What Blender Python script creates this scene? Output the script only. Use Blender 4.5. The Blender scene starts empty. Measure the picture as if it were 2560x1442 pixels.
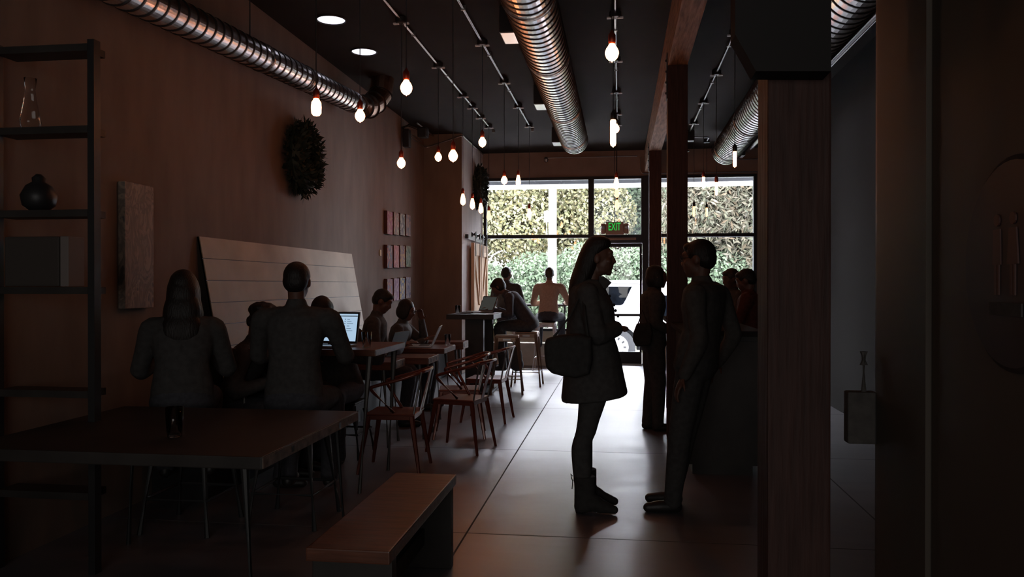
import bpy, bmesh, math, random
import numpy as np
from mathutils import Vector, Matrix, Euler
random.seed(7); RNG = np.random.default_rng(7)
V = Vector
# ------------------------------------------------------------------ camera, world, lights, exposure
F_PX, CAM_Z = 2000.0, 1.42
YAW, PITCH = math.radians(7.69), math.atan(9/2000)
sc = bpy.context.scene
C = sc.collection
cam_d = bpy.data.cameras.new('camera'); cam = bpy.data.objects.new('camera', cam_d); C.objects.link(cam)
cam_d.sensor_width = 36; cam_d.lens = 36*F_PX/2560; cam_d.clip_end = 300; cam_d.clip_start = .02
cam.location = (0, 0, CAM_Z); cam.rotation_euler = (math.pi/2-PITCH, 0, YAW)
sc.camera = cam
sc.view_settings.view_transform = 'Standard'; sc.view_settings.look = 'None'
sc.view_settings.exposure = 0.0; sc.view_settings.gamma = 1.0
sc.cycles.use_denoising = True
sc.cycles.max_bounces = 8; sc.cycles.transparent_max_bounces = 12; sc.cycles.sample_clamp_indirect = 4
w = bpy.data.worlds.new('overcast_sky'); sc.world = w; w.use_nodes = True
w.node_tree.nodes['Background'].inputs[0].default_value = (.88, .905, 1.0, 1)
w.node_tree.nodes['Background'].inputs[1].default_value = 60.0

def light(name, kind, loc, power, col, rot=(0, 0, 0), size=1, size_y=None, portal=False):
    l = bpy.data.lights.new(name, kind); l.color = col
    if kind == 'AREA':
        l.size = size
        if size_y: l.shape = 'RECTANGLE'; l.size_y = size_y
        if portal: l.cycles.is_portal = True
    if kind == 'POINT': l.shadow_soft_size = size
    if kind == 'SUN': l.angle = math.radians(size)
    l.energy = power
    o = bpy.data.objects.new(name, l); C.objects.link(o); o.location = loc; o.rotation_euler = rot
    return o
light('sun', 'SUN', (0, -5, 20), 12.0, (1, .95, .86), (math.radians(38), 0, math.radians(12)), size=12)
light('window_daylight', 'AREA', (-.1, 14.75, 1.95), 1, (1, 1, 1), (-math.pi/2, 0, 0), 4.9, 2.9, portal=True)
# fill light added behind the camera to lift the darkest areas
light('rear_fill_light', 'AREA', (-.2, -3.9, 1.9), 58.0, (1, .95, .90), (math.radians(88), 0, 0), 3.5, 2.0)

R_ = V((math.cos(YAW), math.sin(YAW), 0))
F_ = V((-math.sin(YAW)*math.cos(PITCH), math.cos(YAW)*math.cos(PITCH), -math.sin(PITCH)))
U_ = R_.cross(F_)
def ray(u, v): return R_*(u-1280)+F_*F_PX+U_*(721-v)
def at(u, v, Y):
    d = ray(u, v); return V((0, 0, CAM_Z))+d*(Y/d.y)
def xat(u, Y): return at(u, 712, Y).x
def vpix(z, X, Y):
    return 712-(z-CAM_Z)*F_PX/(Y*math.cos(YAW)-X*math.sin(YAW))

S, H, XL, XB, XR = 14.5, 3.83, -3.12, -2.5, 2.45
YSTEP = 12.54
# ------------------------------------------------------------------ materials
def mat(name, col, rough=.6, metal=0.0, spec=.5, noise=None, bump=0.0, scale=8.0, coat=0, emit=None, es=0, alpha=None, stretch=None, ramp=None):
    m = bpy.data.materials.new(name); m.use_nodes = True
    nt = m.node_tree; b = nt.nodes['Principled BSDF']
    b.inputs['Base Color'].default_value = (*col, 1); b.inputs['Roughness'].default_value = rough
    b.inputs['Metallic'].default_value = metal; b.inputs['Specular IOR Level'].default_value = spec
    b.inputs['Coat Weight'].default_value = coat
    if emit: b.inputs['Emission Color'].default_value = (*emit, 1); b.inputs['Emission Strength'].default_value = es
    if noise is not None or bump:
        tc = nt.nodes.new('ShaderNodeTexCoord'); mp = nt.nodes.new('ShaderNodeMapping')
        nz = nt.nodes.new('ShaderNodeTexNoise'); nz.inputs['Scale'].default_value = scale; nz.inputs['Detail'].default_value = 6
        nt.links.new(tc.outputs['Object'], mp.inputs[0]); nt.links.new(mp.outputs[0], nz.inputs['Vector'])
        if stretch: mp.inputs['Scale'].default_value = stretch
        if noise is not None:
            cr = nt.nodes.new('ShaderNodeValToRGB'); cr.color_ramp.elements[0].position = .3; cr.color_ramp.elements[1].position = .7
            cr.color_ramp.elements[0].color = (*[c*(1-noise) for c in col], 1); cr.color_ramp.elements[1].color = (*[min(1, c*(1+noise)) for c in col], 1)
            if ramp:
                while len(cr.color_ramp.elements) > 1: cr.color_ramp.elements.remove(cr.color_ramp.elements[0])
                cr.color_ramp.elements[0].position = ramp[0][0]; cr.color_ramp.elements[0].color = (*ramp[0][1], 1)
                for p, c in ramp[1:]:
                    e = cr.color_ramp.elements.new(p); e.color = (*c, 1)
            nt.links.new(nz.outputs['Fac'], cr.inputs[0]); nt.links.new(cr.outputs[0], b.inputs['Base Color'])
        if bump:
            bp = nt.nodes.new('ShaderNodeBump'); bp.inputs['Strength'].default_value = bump; bp.inputs['Distance'].default_value = .02
            nt.links.new(nz.outputs['Fac'], bp.inputs['Height']); nt.links.new(bp.outputs[0], b.inputs['Normal'])
    return m
M = {}
M['plaster'] = mat('grey_plaster', (.19, .140, .112), .75, noise=.12, bump=.12, scale=3, stretch=(2, 2, .6), spec=.25)
M['plaster_side_lit'] = mat('side_plaster_lit', (.80, .73, .70), .8, noise=.12, bump=.15, scale=3, stretch=(2, 2, .6), spec=.2)  # paler copy of the plaster: window light put into the colour
M['ceiling'] = mat('ceiling_paint', (.030, .0215, .0165), .9, noise=.1, scale=2, spec=.1)
M['dark_wall'] = mat('dark_wall', (.09, .062, .05), .8, noise=.15, scale=3, spec=.2)
M['black'] = mat('black_metal', (.02, .02, .021), .45, spec=.4)
M['frame'] = mat('anodised_frame', (.018, .018, .02), .5, spec=.35)
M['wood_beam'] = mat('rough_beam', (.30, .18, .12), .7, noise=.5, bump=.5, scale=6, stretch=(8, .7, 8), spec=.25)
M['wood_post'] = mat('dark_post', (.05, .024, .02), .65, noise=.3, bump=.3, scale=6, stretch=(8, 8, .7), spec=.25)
M['wood_top'] = mat('table_wood', (.125, .045, .026), .38, noise=.35, bump=.08, scale=5, stretch=(1, 9, 9), spec=.4)
M['wood_end'] = mat('end_grain', (.20, .15, .125), .7, noise=.4, scale=26, spec=.3)
M['wood_dark'] = mat('black_wood', (.032, .028, .026), .5, noise=.25, scale=5, spec=.35)
M['wood_pale'] = mat('barn_wood', (.80, .56, .38), .6, noise=.15, bump=.2, scale=5, stretch=(8, 8, .7), spec=.3)
M['wood_red'] = mat('barn_edge', (.10, .035, .025), .6, spec=.3)
M['steel'] = mat('brushed_steel', (.45, .44, .44), .35, 1.0)
M['galv'] = mat('galvanised', (.66, .65, .66), .24, 1.0, noise=.22, scale=9, stretch=(3, 1, 3), bump=.05)
M['matte'] = mat('matte_black', (.03, .028, .028), .9, spec=.08)
M['wall_shade'] = mat('black_wall', (.022, .018, .016), .9, spec=.1)
M['front_wall'] = mat('brown_wall', (.30, .20, .155), .85, noise=.12, scale=3, spec=.15)
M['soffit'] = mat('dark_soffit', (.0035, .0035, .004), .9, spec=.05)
M['leg_metal'] = mat('dull_leg_metal', (.13, .125, .12), .5, .8)
M['seam_shade'] = mat('duct_seam_shade', (.07, .065, .065), .4, .8)  # darker metal: the shadow along the duct seams put into the colour
M['elbow'] = mat('elbow_metal', (.36, .25, .2), .35, 1.0, noise=.3, scale=9)
M['copper'] = mat('copper_enamel', (.17, .042, .025), .34, .3, coat=.25)
M['stool'] = mat('worn_steel_stool', (.26, .17, .12), .35, .5)
M['white_metal'] = mat('white_metal', (.72, .72, .72), .4)
M['cream'] = mat('cream_block', (.50, .44, .36), .8, noise=.15, scale=5)
M['white'] = mat('white_paint', (.86, .87, .92), .45)
M['rubber'] = mat('tyre_rubber', (.006, .006, .007), .8, noise=.3, scale=30)
M['arch'] = mat('arch_plastic', (.0012, .0012, .0014), .8, spec=.1)
M['carglass'] = mat('car_glass', (.0015, .002, .003), .1, .0, spec=.12, noise=.5, scale=6)
M['asphalt'] = mat('pale_paving', (.46, .46, .5), .85, noise=.08, scale=4)
M['grass'] = mat('lawn', (.045, .05, .02), .9, noise=.3, scale=20)
M['mulch'] = mat('mulch', (.014, .010, .008), .95, noise=.5, scale=30)
M['bark'] = mat('pale_bark', (.05, .045, .04), .9, noise=.35, scale=12, stretch=(4, 4, 1))
M['skin'] = mat('skin', (.13, .06, .042), .5, noise=.08, scale=20, spec=.4)
M['hair'] = mat('dark_hair', (.014, .010, .009), .5, noise=.3, scale=60, bump=.3, stretch=(3, 3, .5), spec=.35)
M['hair_brown'] = mat('brown_hair', (.04, .022, .015), .5, noise=.3, scale=60, bump=.3, stretch=(3, 3, .5))
M['cloth_black'] = mat('black_cloth', (.06, .057, .056), .85, noise=.2, scale=30, bump=.1, spec=.2)
M['cloth_navy'] = mat('navy_cloth', (.055, .055, .063), .85, noise=.2, scale=30, bump=.1, spec=.2)
M['cloth_char'] = mat('charcoal_cloth', (.068, .062, .058), .85, noise=.2, scale=30, bump=.1, spec=.2)
M['cloth_red'] = mat('rust_cloth', (.09, .03, .022), .85, noise=.2, scale=30, bump=.1, spec=.2)
M['cloth_beige'] = mat('beige_knit', (.44, .31, .24), .9, noise=.12, scale=40, bump=.2, spec=.2)
M['denim'] = mat('dark_denim', (.055, .056, .065), .85, noise=.2, scale=40, spec=.2)
M['leather'] = mat('black_leather', (.040, .038, .037), .75, noise=.2, scale=30, bump=.1, spec=.12)
M['shoe'] = mat('shoe_leather', (.02, .017, .016), .5)
M['leaf_dark'] = mat('wreath_leaf', (.022, .03, .018), .7, noise=.4, scale=20)
M['silver'] = mat('laptop_aluminium', (.42, .42, .44), .35, .6)
M['screen_off'] = mat('dim_screen', (.03, .034, .032), .2, emit=(.55, .6, .55), es=.06)
M['screen_frame'] = mat('screen_bezel', (.01, .01, .012), .25)
M['keys'] = mat('keyboard', (.02, .02, .022), .5)
M['copper_socket'] = mat('copper_socket', (.30, .055, .03), .35, .7)
M['black_socket'] = mat('black_socket', (.02, .018, .018), .4)
M['bulb'] = mat('glowing_bulb', (1, .8, .6), .3, emit=(1, .33, .13), es=27)
M['bulb_dim'] = mat('glowing_amber_glass', (1, .6, .3), .3, emit=(1, .45, .15), es=4.5)
M['filament'] = mat('filament', (1, .8, .5), .3, emit=(1, .6, .28), es=14)
M['downlight'] = mat('downlight_diffuser', (.9, .9, .9), .4, emit=(.86, .84, 1), es=2.2)
M['lens_panel'] = mat('fixture_lens', (.8, .8, .85), .25, .6)
M['box_metal'] = mat('sign_housing', (.42, .26, .21), .5, spec=.3)
M['exit_green'] = mat('exit_letters', (.02, .4, .08), .5, emit=(.01, .55, .07), es=1.0)
M['strip'] = mat('notice_strip', (.42, .24, .17), .6)
M['sign_dark'] = mat('round_sign', (.022, .017, .018), .5)
M['sign_fig'] = mat('sign_figures', (.075, .03, .024), .5)
M['door_paint'] = mat('brown_door_paint', (.06, .046, .034), .6, noise=.12, scale=2, stretch=(1, 1, .3))
M['panel'] = None
M['paper'] = mat('paper_tag', (.7, .6, .4), .7)
M['book'] = mat('book_spine', (.18, .15, .14), .7)
M['crate'] = mat('brown_box', (.05, .04, .035), .8)

def glass_mat():
    m = bpy.data.materials.new('window_glass'); m.use_nodes = True; nt = m.node_tree; nt.nodes.clear()
    o = nt.nodes.new('ShaderNodeOutputMaterial'); mx = nt.nodes.new('ShaderNodeMixShader')
    t = nt.nodes.new('ShaderNodeBsdfTransparent'); g = nt.nodes.new('ShaderNodeBsdfGlossy'); fr = nt.nodes.new('ShaderNodeFresnel')
    fr.inputs['IOR'].default_value = 1.45; g.inputs['Roughness'].default_value = .01; t.inputs[0].default_value = (.97, .98, .98, 1)
    nt.links.new(fr.outputs[0], mx.inputs[0]); nt.links.new(t.outputs[0], mx.inputs[1]); nt.links.new(g.outputs[0], mx.inputs[2]); nt.links.new(mx.outputs[0], o.inputs[0])
    return m
M['glass'] = glass_mat()
def hazy_glass():
    m = glass_mat(); m.name = 'hazy_glass'; nt = m.node_tree
    out = [n for n in nt.nodes if n.type == 'OUTPUT_MATERIAL'][0]; mx0 = [n for n in nt.nodes if n.type == 'MIX_SHADER'][0]
    mx = nt.nodes.new('ShaderNodeMixShader'); tr = nt.nodes.new('ShaderNodeBsdfTranslucent'); tr.inputs[0].default_value = (.85, .92, 1, 1)
    mx.inputs[0].default_value = .012
    nt.links.new(mx0.outputs[0], mx.inputs[1]); nt.links.new(tr.outputs[0], mx.inputs[2]); nt.links.new(mx.outputs[0], out.inputs[0])
    return m
M['glass_hazy'] = hazy_glass()
def drink_glass():
    m = mat('drinking_glass', (.9, .9, .9), .03); b = m.node_tree.nodes['Principled BSDF']
    b.inputs['Transmission Weight'].default_value = 1; b.inputs['IOR'].default_value = 1.3; return m
M['tumbler'] = drink_glass()

def floor_mat():
    m = mat('polished_concrete', (.2, .19, .19), .3, spec=.8); nt = m.node_tree; b = nt.nodes['Principled BSDF']; L = nt.links.new
    b.inputs['IOR'].default_value = 2.0
    tc = nt.nodes.new('ShaderNodeTexCoord'); sx = nt.nodes.new('ShaderNodeSeparateXYZ'); L(tc.outputs['Object'], sx.inputs[0])
    def joint(ax, off, pitch):
        a = nt.nodes.new('ShaderNodeMath'); a.operation = 'SUBTRACT'; L(sx.outputs[ax], a.inputs[0]); a.inputs[1].default_value = off
        d = nt.nodes.new('ShaderNodeMath'); d.operation = 'DIVIDE'; L(a.outputs[0], d.inputs[0]); d.inputs[1].default_value = pitch
        r = nt.nodes.new('ShaderNodeMath'); r.operation = 'ROUND'; L(d.outputs[0], r.inputs[0])
        s = nt.nodes.new('ShaderNodeMath'); s.operation = 'SUBTRACT'; L(d.outputs[0], s.inputs[0]); L(r.outputs[0], s.inputs[1])
        ab = nt.nodes.new('ShaderNodeMath'); ab.operation = 'ABSOLUTE'; L(s.outputs[0], ab.inputs[0])
        lt = nt.nodes.new('ShaderNodeMath'); lt.operation = 'LESS_THAN'; L(ab.outputs[0], lt.inputs[0]); lt.inputs[1].default_value = .0055/pitch
        fl = nt.nodes.new('ShaderNodeMath'); fl.operation = 'FLOOR'; L(d.outputs[0], fl.inputs[0])
        return lt, fl
    j1, f1 = joint(0, -.87, 2.4); j2, f2 = joint(1, 4.5, 2.33)
    mxj = nt.nodes.new('ShaderNodeMath'); mxj.operation = 'MAXIMUM'; L(j1.outputs[0], mxj.inputs[0]); L(j2.outputs[0], mxj.inputs[1])
    nz = nt.nodes.new('ShaderNodeTexNoise'); nz.inputs['Scale'].default_value = 1.6; nz.inputs['Detail'].default_value = 8; nz.inputs['Roughness'].default_value = .62
    mp = nt.nodes.new('ShaderNodeMapping'); mp.inputs['Scale'].default_value = (.8, 2.2, 1); L(tc.outputs['Object'], mp.inputs[0]); L(mp.outputs[0], nz.inputs['Vector'])
    cr = nt.nodes.new('ShaderNodeValToRGB'); cr.color_ramp.elements[0].position = .32; cr.color_ramp.elements[1].position = .68
    cr.color_ramp.elements[0].color = (.085, .075, .083, 1); cr.color_ramp.elements[1].color = (.16, .148, .165, 1); L(nz.outputs['Fac'], cr.inputs[0])
    wn = nt.nodes.new('ShaderNodeTexWhiteNoise'); wn.noise_dimensions = '2D'; cb = nt.nodes.new('ShaderNodeCombineXYZ'); L(f1.outputs[0], cb.inputs[0]); L(f2.outputs[0], cb.inputs[1]); L(cb.outputs[0], wn.inputs['Vector'])
    mr = nt.nodes.new('ShaderNodeMapRange'); mr.inputs['To Min'].default_value = .88; mr.inputs['To Max'].default_value = 1.1; L(wn.outputs['Value'], mr.inputs[0])
    mu = nt.nodes.new('ShaderNodeMix'); mu.data_type = 'RGBA'; mu.blend_type = 'MULTIPLY'; mu.inputs[0].default_value = 1; L(cr.outputs[0], mu.inputs[6]); L(mr.outputs[0], mu.inputs[7])
    mj = nt.nodes.new('ShaderNodeMix'); mj.data_type = 'RGBA'; L(mxj.outputs[0], mj.inputs[0]); L(mu.outputs[2], mj.inputs[6]); mj.inputs[7].default_value = (.012, .011, .011, 1)
    L(mj.outputs[2], b.inputs['Base Color'])
    rr = nt.nodes.new('ShaderNodeMapRange'); rr.inputs['To Min'].default_value = .27; rr.inputs['To Max'].default_value = .46; L(nz.outputs['Fac'], rr.inputs[0])
    rj = nt.nodes.new('ShaderNodeMath'); rj.operation = 'MAXIMUM'; L(rr.outputs[0], rj.inputs[0]); L(mxj.outputs[0], rj.inputs[1]); L(rj.outputs[0], b.inputs['Roughness'])
    bp = nt.nodes.new('ShaderNodeBump'); bp.inputs['Strength'].default_value = .12; bp.inputs['Distance'].default_value = .01; L(nz.outputs['Fac'], bp.inputs['Height']); L(bp.outputs[0], b.inputs['Normal'])
    return m
M['floor'] = floor_mat()
def leaf_mat(name, cols, trans=.5):
    m = bpy.data.materials.new(name); m.use_nodes = True; nt = m.node_tree; b = nt.nodes['Principled BSDF']; L = nt.links.new
    g = nt.nodes.new('ShaderNodeNewGeometry'); cr = nt.nodes.new('ShaderNodeValToRGB'); cr.color_ramp.interpolation = 'LINEAR'
    while len(cr.color_ramp.elements) > 1: cr.color_ramp.elements.remove(cr.color_ramp.elements[0])
    mean = [sum(c[k] for c in cols)/len(cols) for k in range(3)]; gr = sum(mean)/3
    cols = [tuple((q*.72+.22*mean[k]+.06*gr)*(.13 if 'long' in name else .18) for k, q in enumerate(c)) for c in cols]
    for i, c in enumerate(cols):
        e = cr.color_ramp.elements[0] if i == 0 else cr.color_ramp.elements.new(i/(len(cols)-1))
        e.position = i/(len(cols)-1); e.color = (*c, 1)
    L(g.outputs['Random Per Island'], cr.inputs[0]); L(cr.outputs[0], b.inputs['Base Color']); b.inputs['Roughness'].default_value = .9; b.inputs['Specular IOR Level'].default_value = .05
    tr = nt.nodes.new('ShaderNodeBsdfTranslucent'); L(cr.outputs[0], tr.inputs[0]); mx = nt.nodes.new('ShaderNodeMixShader'); mx.inputs[0].default_value = trans
    out = nt.nodes['Material Output']; L(b.outputs[0], mx.inputs[1]); L(tr.outputs[0], mx.inputs[2]); L(mx.outputs[0], out.inputs[0])
    return m
M['leaf_yellow'] = leaf_mat('yellow_green_leaves', [(.42, .36, .10), (.66, .60, .34), (.50, .55, .26), (.80, .74, .55), (.36, .42, .17), (.74, .55, .30)])
M['leaf_green'] = leaf_mat('green_leaves', [(.12, .22, .10), (.30, .42, .24), (.45, .55, .38), (.20, .30, .18), (.55, .60, .45)])
M['leaf_long'] = leaf_mat('long_mixed_leaves', [(.26, .32, .18), (.48, .44, .30), (.58, .50, .38), (.34, .40, .28), (.40, .26, .15), (.62, .60, .50)])
def shiplap_mat():
    m = mat('painted_shiplap', (.36, .275, .18), .55, noise=.2, scale=2.2, bump=.05); nt = m.node_tree; b = nt.nodes['Principled BSDF']; L = nt.links.new
    return m
M['panel'] = shiplap_mat()
def art_mat(name, cols, seed, scale=9, stretch=(1, 1, .5)):
    m = mat(name, cols[0], .6); nt = m.node_tree; b = nt.nodes['Principled BSDF']; L = nt.links.new
    tc = nt.nodes.new('ShaderNodeTexCoord'); mp = nt.nodes.new('ShaderNodeMapping'); mp.inputs['Location'].default_value = (seed*3.1, seed*1.7, seed); mp.inputs['Scale'].default_value = stretch
    nz = nt.nodes.new('ShaderNodeTexNoise'); nz.inputs['Scale'].default_value = scale; nz.inputs['Distortion'].default_value = 1.8; nz.inputs['Detail'].default_value = 4
    cr = nt.nodes.new('ShaderNodeValToRGB'); cr.color_ramp.interpolation = 'EASE'
    while len(cr.color_ramp.elements) > 1: cr.color_ramp.elements.remove(cr.color_ramp.elements[0])
    for i, c in enumerate(cols):
        p = .3+.4*i/(len(cols)-1)
        e = cr.color_ramp.elements[0] if i == 0 else cr.color_ramp.elements.new(p)
        e.position = p; e.color = (*c, 1)
    L(tc.outputs['Object'], mp.inputs[0]); L(mp.outputs[0], nz.inputs['Vector']); L(nz.outputs['Fac'], cr.inputs[0]); L(cr.outputs[0], b.inputs['Base Color'])
    return m

# ------------------------------------------------------------------ mesh helpers
def link(name, me, m=None, parent=None, smooth=False):
    o = bpy.data.objects.new(name, me); C.objects.link(o)
    if m is not None and not me.materials: me.materials.append(m)
    if smooth:
        for p in me.polygons: p.use_smooth = True
    if parent is not None: o.parent = parent
    return o
def obj(name, bm, m, parent=None, smooth=False):
    bmesh.ops.recalc_face_normals(bm, faces=bm.faces)
    me = bpy.data.meshes.new(name); bm.to_mesh(me); bm.free()
    return link(name, me, m, parent, smooth)
def tag(o, label=None, cat=None, group=None, kind=None):
    if label: o['label'] = label
    if cat: o['category'] = cat
    if group: o['group'] = group
    if kind: o['kind'] = kind
    return o
def thing(name, label, cat, loc=(0, 0, 0), rz=0, group=None):
    o = bpy.data.objects.new(name, None); C.objects.link(o); o.location = loc; o.rotation_euler = (0, 0, rz); o.empty_display_size = .1
    return tag(o, label, cat, group)
def struct(name, bm, m): return tag(obj(name, bm, m), kind='structure')
def NB(): return bmesh.new()
def box(bm, lo, hi, bev=0, rot=None):
    lo, hi = V(lo), V(hi); c = (lo+hi)/2; s = hi-lo
    mt = Matrix.Translation(c)@(rot.to_4x4() if rot else Matrix())@Matrix.Diagonal((*s, 1))
    r = bmesh.ops.create_cube(bm, size=1, matrix=mt)
    if bev:
        es = list({e for v in r['verts'] for e in v.link_edges})
        bmesh.ops.bevel(bm, geom=es, offset=bev, segments=2, affect='EDGES', profile=.6)
    return bm
def frame_of(d):
    d = d.normalized(); a = V((0, 0, 1)) if abs(d.z) < .9 else V((1, 0, 0))
    x = d.cross(a).normalized(); return x, x.cross(d).normalized()
def tube(bm, pts, r, n=10, caps=True):
    """tube through points; r number or list"""
    pts = [V(p) for p in pts]; rs = r if isinstance(r, (list, tuple)) else [r]*len(pts); rings = []
    for i, p in enumerate(pts):
        d = (pts[min(i+1, len(pts)-1)]-pts[max(i-1, 0)])
        if i == 0: x, y = frame_of(d)
        else:
            dn = d.normalized(); x = (x-dn*x.dot(dn)).normalized(); y = dn.cross(x).normalized()
        rings.append([bm.verts.new(p+(x*math.cos(2*math.pi*k/n)+y*math.sin(2*math.pi*k/n))*rs[i]) for k in range(n)])
    for a, b in zip(rings, rings[1:]):
        for k in range(n): bm.faces.new((a[k], a[(k+1) % n], b[(k+1) % n], b[k]))
    if caps: bm.faces.new(rings[0][::-1]); bm.faces.new(rings[-1])
    return bm
def arc(pts, seg=5, rad=.05):
    """round the corners of a polyline"""
    pts = [V(p) for p in pts]; out = [pts[0]]
    for a, b, c in zip(pts, pts[1:], pts[2:]):
        r1 = min(rad, (b-a).length*.49); r2 = min(rad, (c-b).length*.49)
        p = b+(a-b).normalized()*r1; q = b+(c-b).normalized()*r2
        for i in range(seg+1):
            t = i/seg; out.append(p*(1-t)**2+b*2*t*(1-t)+q*t*t)
    out.append(pts[-1]); return out
def lathe(bm, prof, c=(0, 0, 0), n=20):
    c = V(c); rings = []
    for r, z in prof:
        rings.append([bm.verts.new(c+V((max(r, .0004)*math.cos(2*math.pi*k/n), max(r, .0004)*math.sin(2*math.pi*k/n), z))) for k in range(n)])
    for a, b in zip(rings, rings[1:]):
        for k in range(n): bm.faces.new((a[k], a[(k+1) % n], b[(k+1) % n], b[k]))
    bm.faces.new(rings[0][::-1]); bm.faces.new(rings[-1]); return bm
def prism(bm, poly, ext):
    """closed polygon (world vectors) extruded by a vector"""
    ext = V(ext); a = [bm.verts.new(V(p)) for p in poly]; b = [bm.verts.new(V(p)+ext) for p in poly]; n = len(a)
    bm.faces.new(a); bm.faces.new(b[::-1])
    for i in range(n): bm.faces.new((a[i], a[(i+1) % n], b[(i+1) % n], b[i]))
    return bm
def loft(bm, rings):
    rv = [[bm.verts.new(p) for p in r] for r in rings]; n = len(rv[0])
    for a, b in zip(rv, rv[1:]):
        for k in range(n): bm.faces.new((a[k], a[(k+1) % n], b[(k+1) % n], b[k]))
    bm.faces.new(rv[0][::-1]); bm.faces.new(rv[-1]); return bm
def ell(bm, c, r, Mx=None, n=14):
    mt = Matrix.Translation(V(c))@(Mx.to_4x4() if Mx else Matrix())@Matrix.Diagonal((*r, 1))
    bmesh.ops.create_uvsphere(bm, u_segments=n, v_segments=max(8, n-4), radius=1, matrix=mt); return bm
JIT = random.Random(5)
def rotz(a): return Matrix.Rotation(a, 3, 'Z')
def limb(bm, pts, rs, n=14):
    """one closed tapering tube with rounded ends"""
    pts = [V(p) for p in pts]
    if (pts[-1]-pts[0]).length < 1e-5: ell(bm, pts[0], (rs[0],)*3); return
    P, R_s = [], []
    d0 = (pts[0]-pts[1]).normalized(); d1 = (pts[-1]-pts[-2]).normalized()
    for a in (88, 65, 40, 18): P.append(pts[0]+d0*rs[0]*math.sin(math.radians(a))); R_s.append(rs[0]*math.cos(math.radians(a)))
    for k, p in enumerate(pts):
        if 0 < k < len(pts)-1:
            u1 = p-pts[k-1]; u2 = pts[k+1]-p
            if u1.angle(u2) > .5:
                q = min(rs[k]*.9, u1.length*.4, u2.length*.4); A = p-u1.normalized()*q; B = p+u2.normalized()*q
                for t in (0, .33, .67, 1): P.append(A*(1-t)**2+p*2*t*(1-t)+B*t*t); R_s.append(rs[k]*(1+.08*t*(1-t)*4))
                continue
        P.append(p); R_s.append(rs[k])
    for a in (18, 40, 65, 88): P.append(pts[-1]+d1*rs[-1]*math.sin(math.radians(a))); R_s.append(rs[-1]*math.cos(math.radians(a)))
    tube(bm, P, R_s, n)
def blend(name, bm, m, parent, voxel=.011, it=3, floor_clip=None):
    """fuse the overlapping closed shapes of a bmesh into one continuous surface"""
    bmesh.ops.recalc_face_normals(bm, faces=bm.faces)
    me = bpy.data.meshes.new(name); bm.to_mesh(me); bm.free()
    o = bpy.data.objects.new(name, me); C.objects.link(o)
    rm = o.modifiers.new('r', 'REMESH'); rm.mode = 'VOXEL'; rm.voxel_size = voxel; rm.use_smooth_shade = True
    sm = o.modifiers.new('s', 'SMOOTH'); sm.iterations = it; sm.factor = .5
    dg = bpy.context.evaluated_depsgraph_get(); dg.update()
    new = bpy.data.meshes.new_from_object(o.evaluated_get(dg)); new.name = name
    o.modifiers.clear(); o.data = new; bpy.data.meshes.remove(me)
    if floor_clip is not None:
        for v in new.vertices:
            if v.co.z < floor_clip: v.co.z = floor_clip
    new.materials.clear(); new.materials.append(m)
    for p in new.polygons: p.use_smooth = True
    if parent: o.parent = parent
    return o
def copy_tree(o, parent=None):
    c = o.copy(); C.objects.link(c)
    if parent: c.parent = parent
    for ch in [x for x in o.children]: copy_tree(ch, c)
    return c
def text_mesh(name, body, size, m, parent, loc, rot, ext=.002, align='CENTER', sx=1):
    cu = bpy.data.curves.new(name, 'FONT'); cu.body = body; cu.size = size; cu.extrude = ext; cu.align_x = align; cu.align_y = 'CENTER'
    t = bpy.data.objects.new('t', cu); C.objects.link(t); dg = bpy.context.evaluated_depsgraph_get(); dg.update()
    me = bpy.data.meshes.new_from_object(t.evaluated_get(dg)); bpy.data.objects.remove(t); me.name = name
    me.materials.clear(); o = link(name, me, m, parent); o.location = loc; o.rotation_euler = rot; o.scale = (sx, 1, 1); return o

# ------------------------------------------------------------------ room shell
b = NB(); box(b, (-3.4, -4.2, -.12), (2.7, S+.1, 0)); struct('floor', b, M['floor'])
b = NB(); box(b, (-3.4, -4.2, H), (2.7, S+.1, H+.12))
ceil = struct('ceiling', b, M['ceiling'])
b = NB(); box(b, (XL-.15, -4.2, 0), (XL, S+.1, H)); struct('wall_left', b, M['plaster'])
b = NB(); box(b, (XL, YSTEP, 0), (XB, S, H)); wb = struct('wall_left_return', b, M['plaster'])
wb.data.materials.append(M['plaster_side_lit'])
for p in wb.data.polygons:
    if p.normal.x > .9: p.material_index = 1  # face next to the window gets the plaster with painted-in light
b = NB(); box(b, (XR, -4.2, 0), (XR+.15, S+.1, H)); struct('wall_right', b, M['wall_shade'])
b = NB(); box(b, (-3.4, -4.3, 0), (2.7, -4.2, H)); struct('wall_back', b, M['dark_wall'])
ZT, ZB = 3.37, 2.30            # head and transom heights of the storefront
xa, xm, xd0, xd1, xj, xr = XB, xat(1475, S), xat(1484, S), xat(1596, S), xat(1624, S), xat(1888, S)
b = NB(); box(b, (XB, S, ZT), (XR, S+.2, H)); box(b, (xr+.02, S, 0), (XR, S+.2, ZT)); struct('wall_front', b, M['front_wall'])
ZS = .58
b = NB(); box(b, (XB, S-.02, 0), (xm, S+.16, ZS)); box(b, (xj, S-.02, 0), (xr+.02, S+.16, ZS)); struct('wall_below_window', b, M['cream'])
b = NB(); box(b, (XB, S-.55, 0), (-.95, S-.03, .40), .01); tag(obj('window_ledge', b, M['cream']), 'low cream ledge running under the front window behind the stools', 'ledge')
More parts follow.
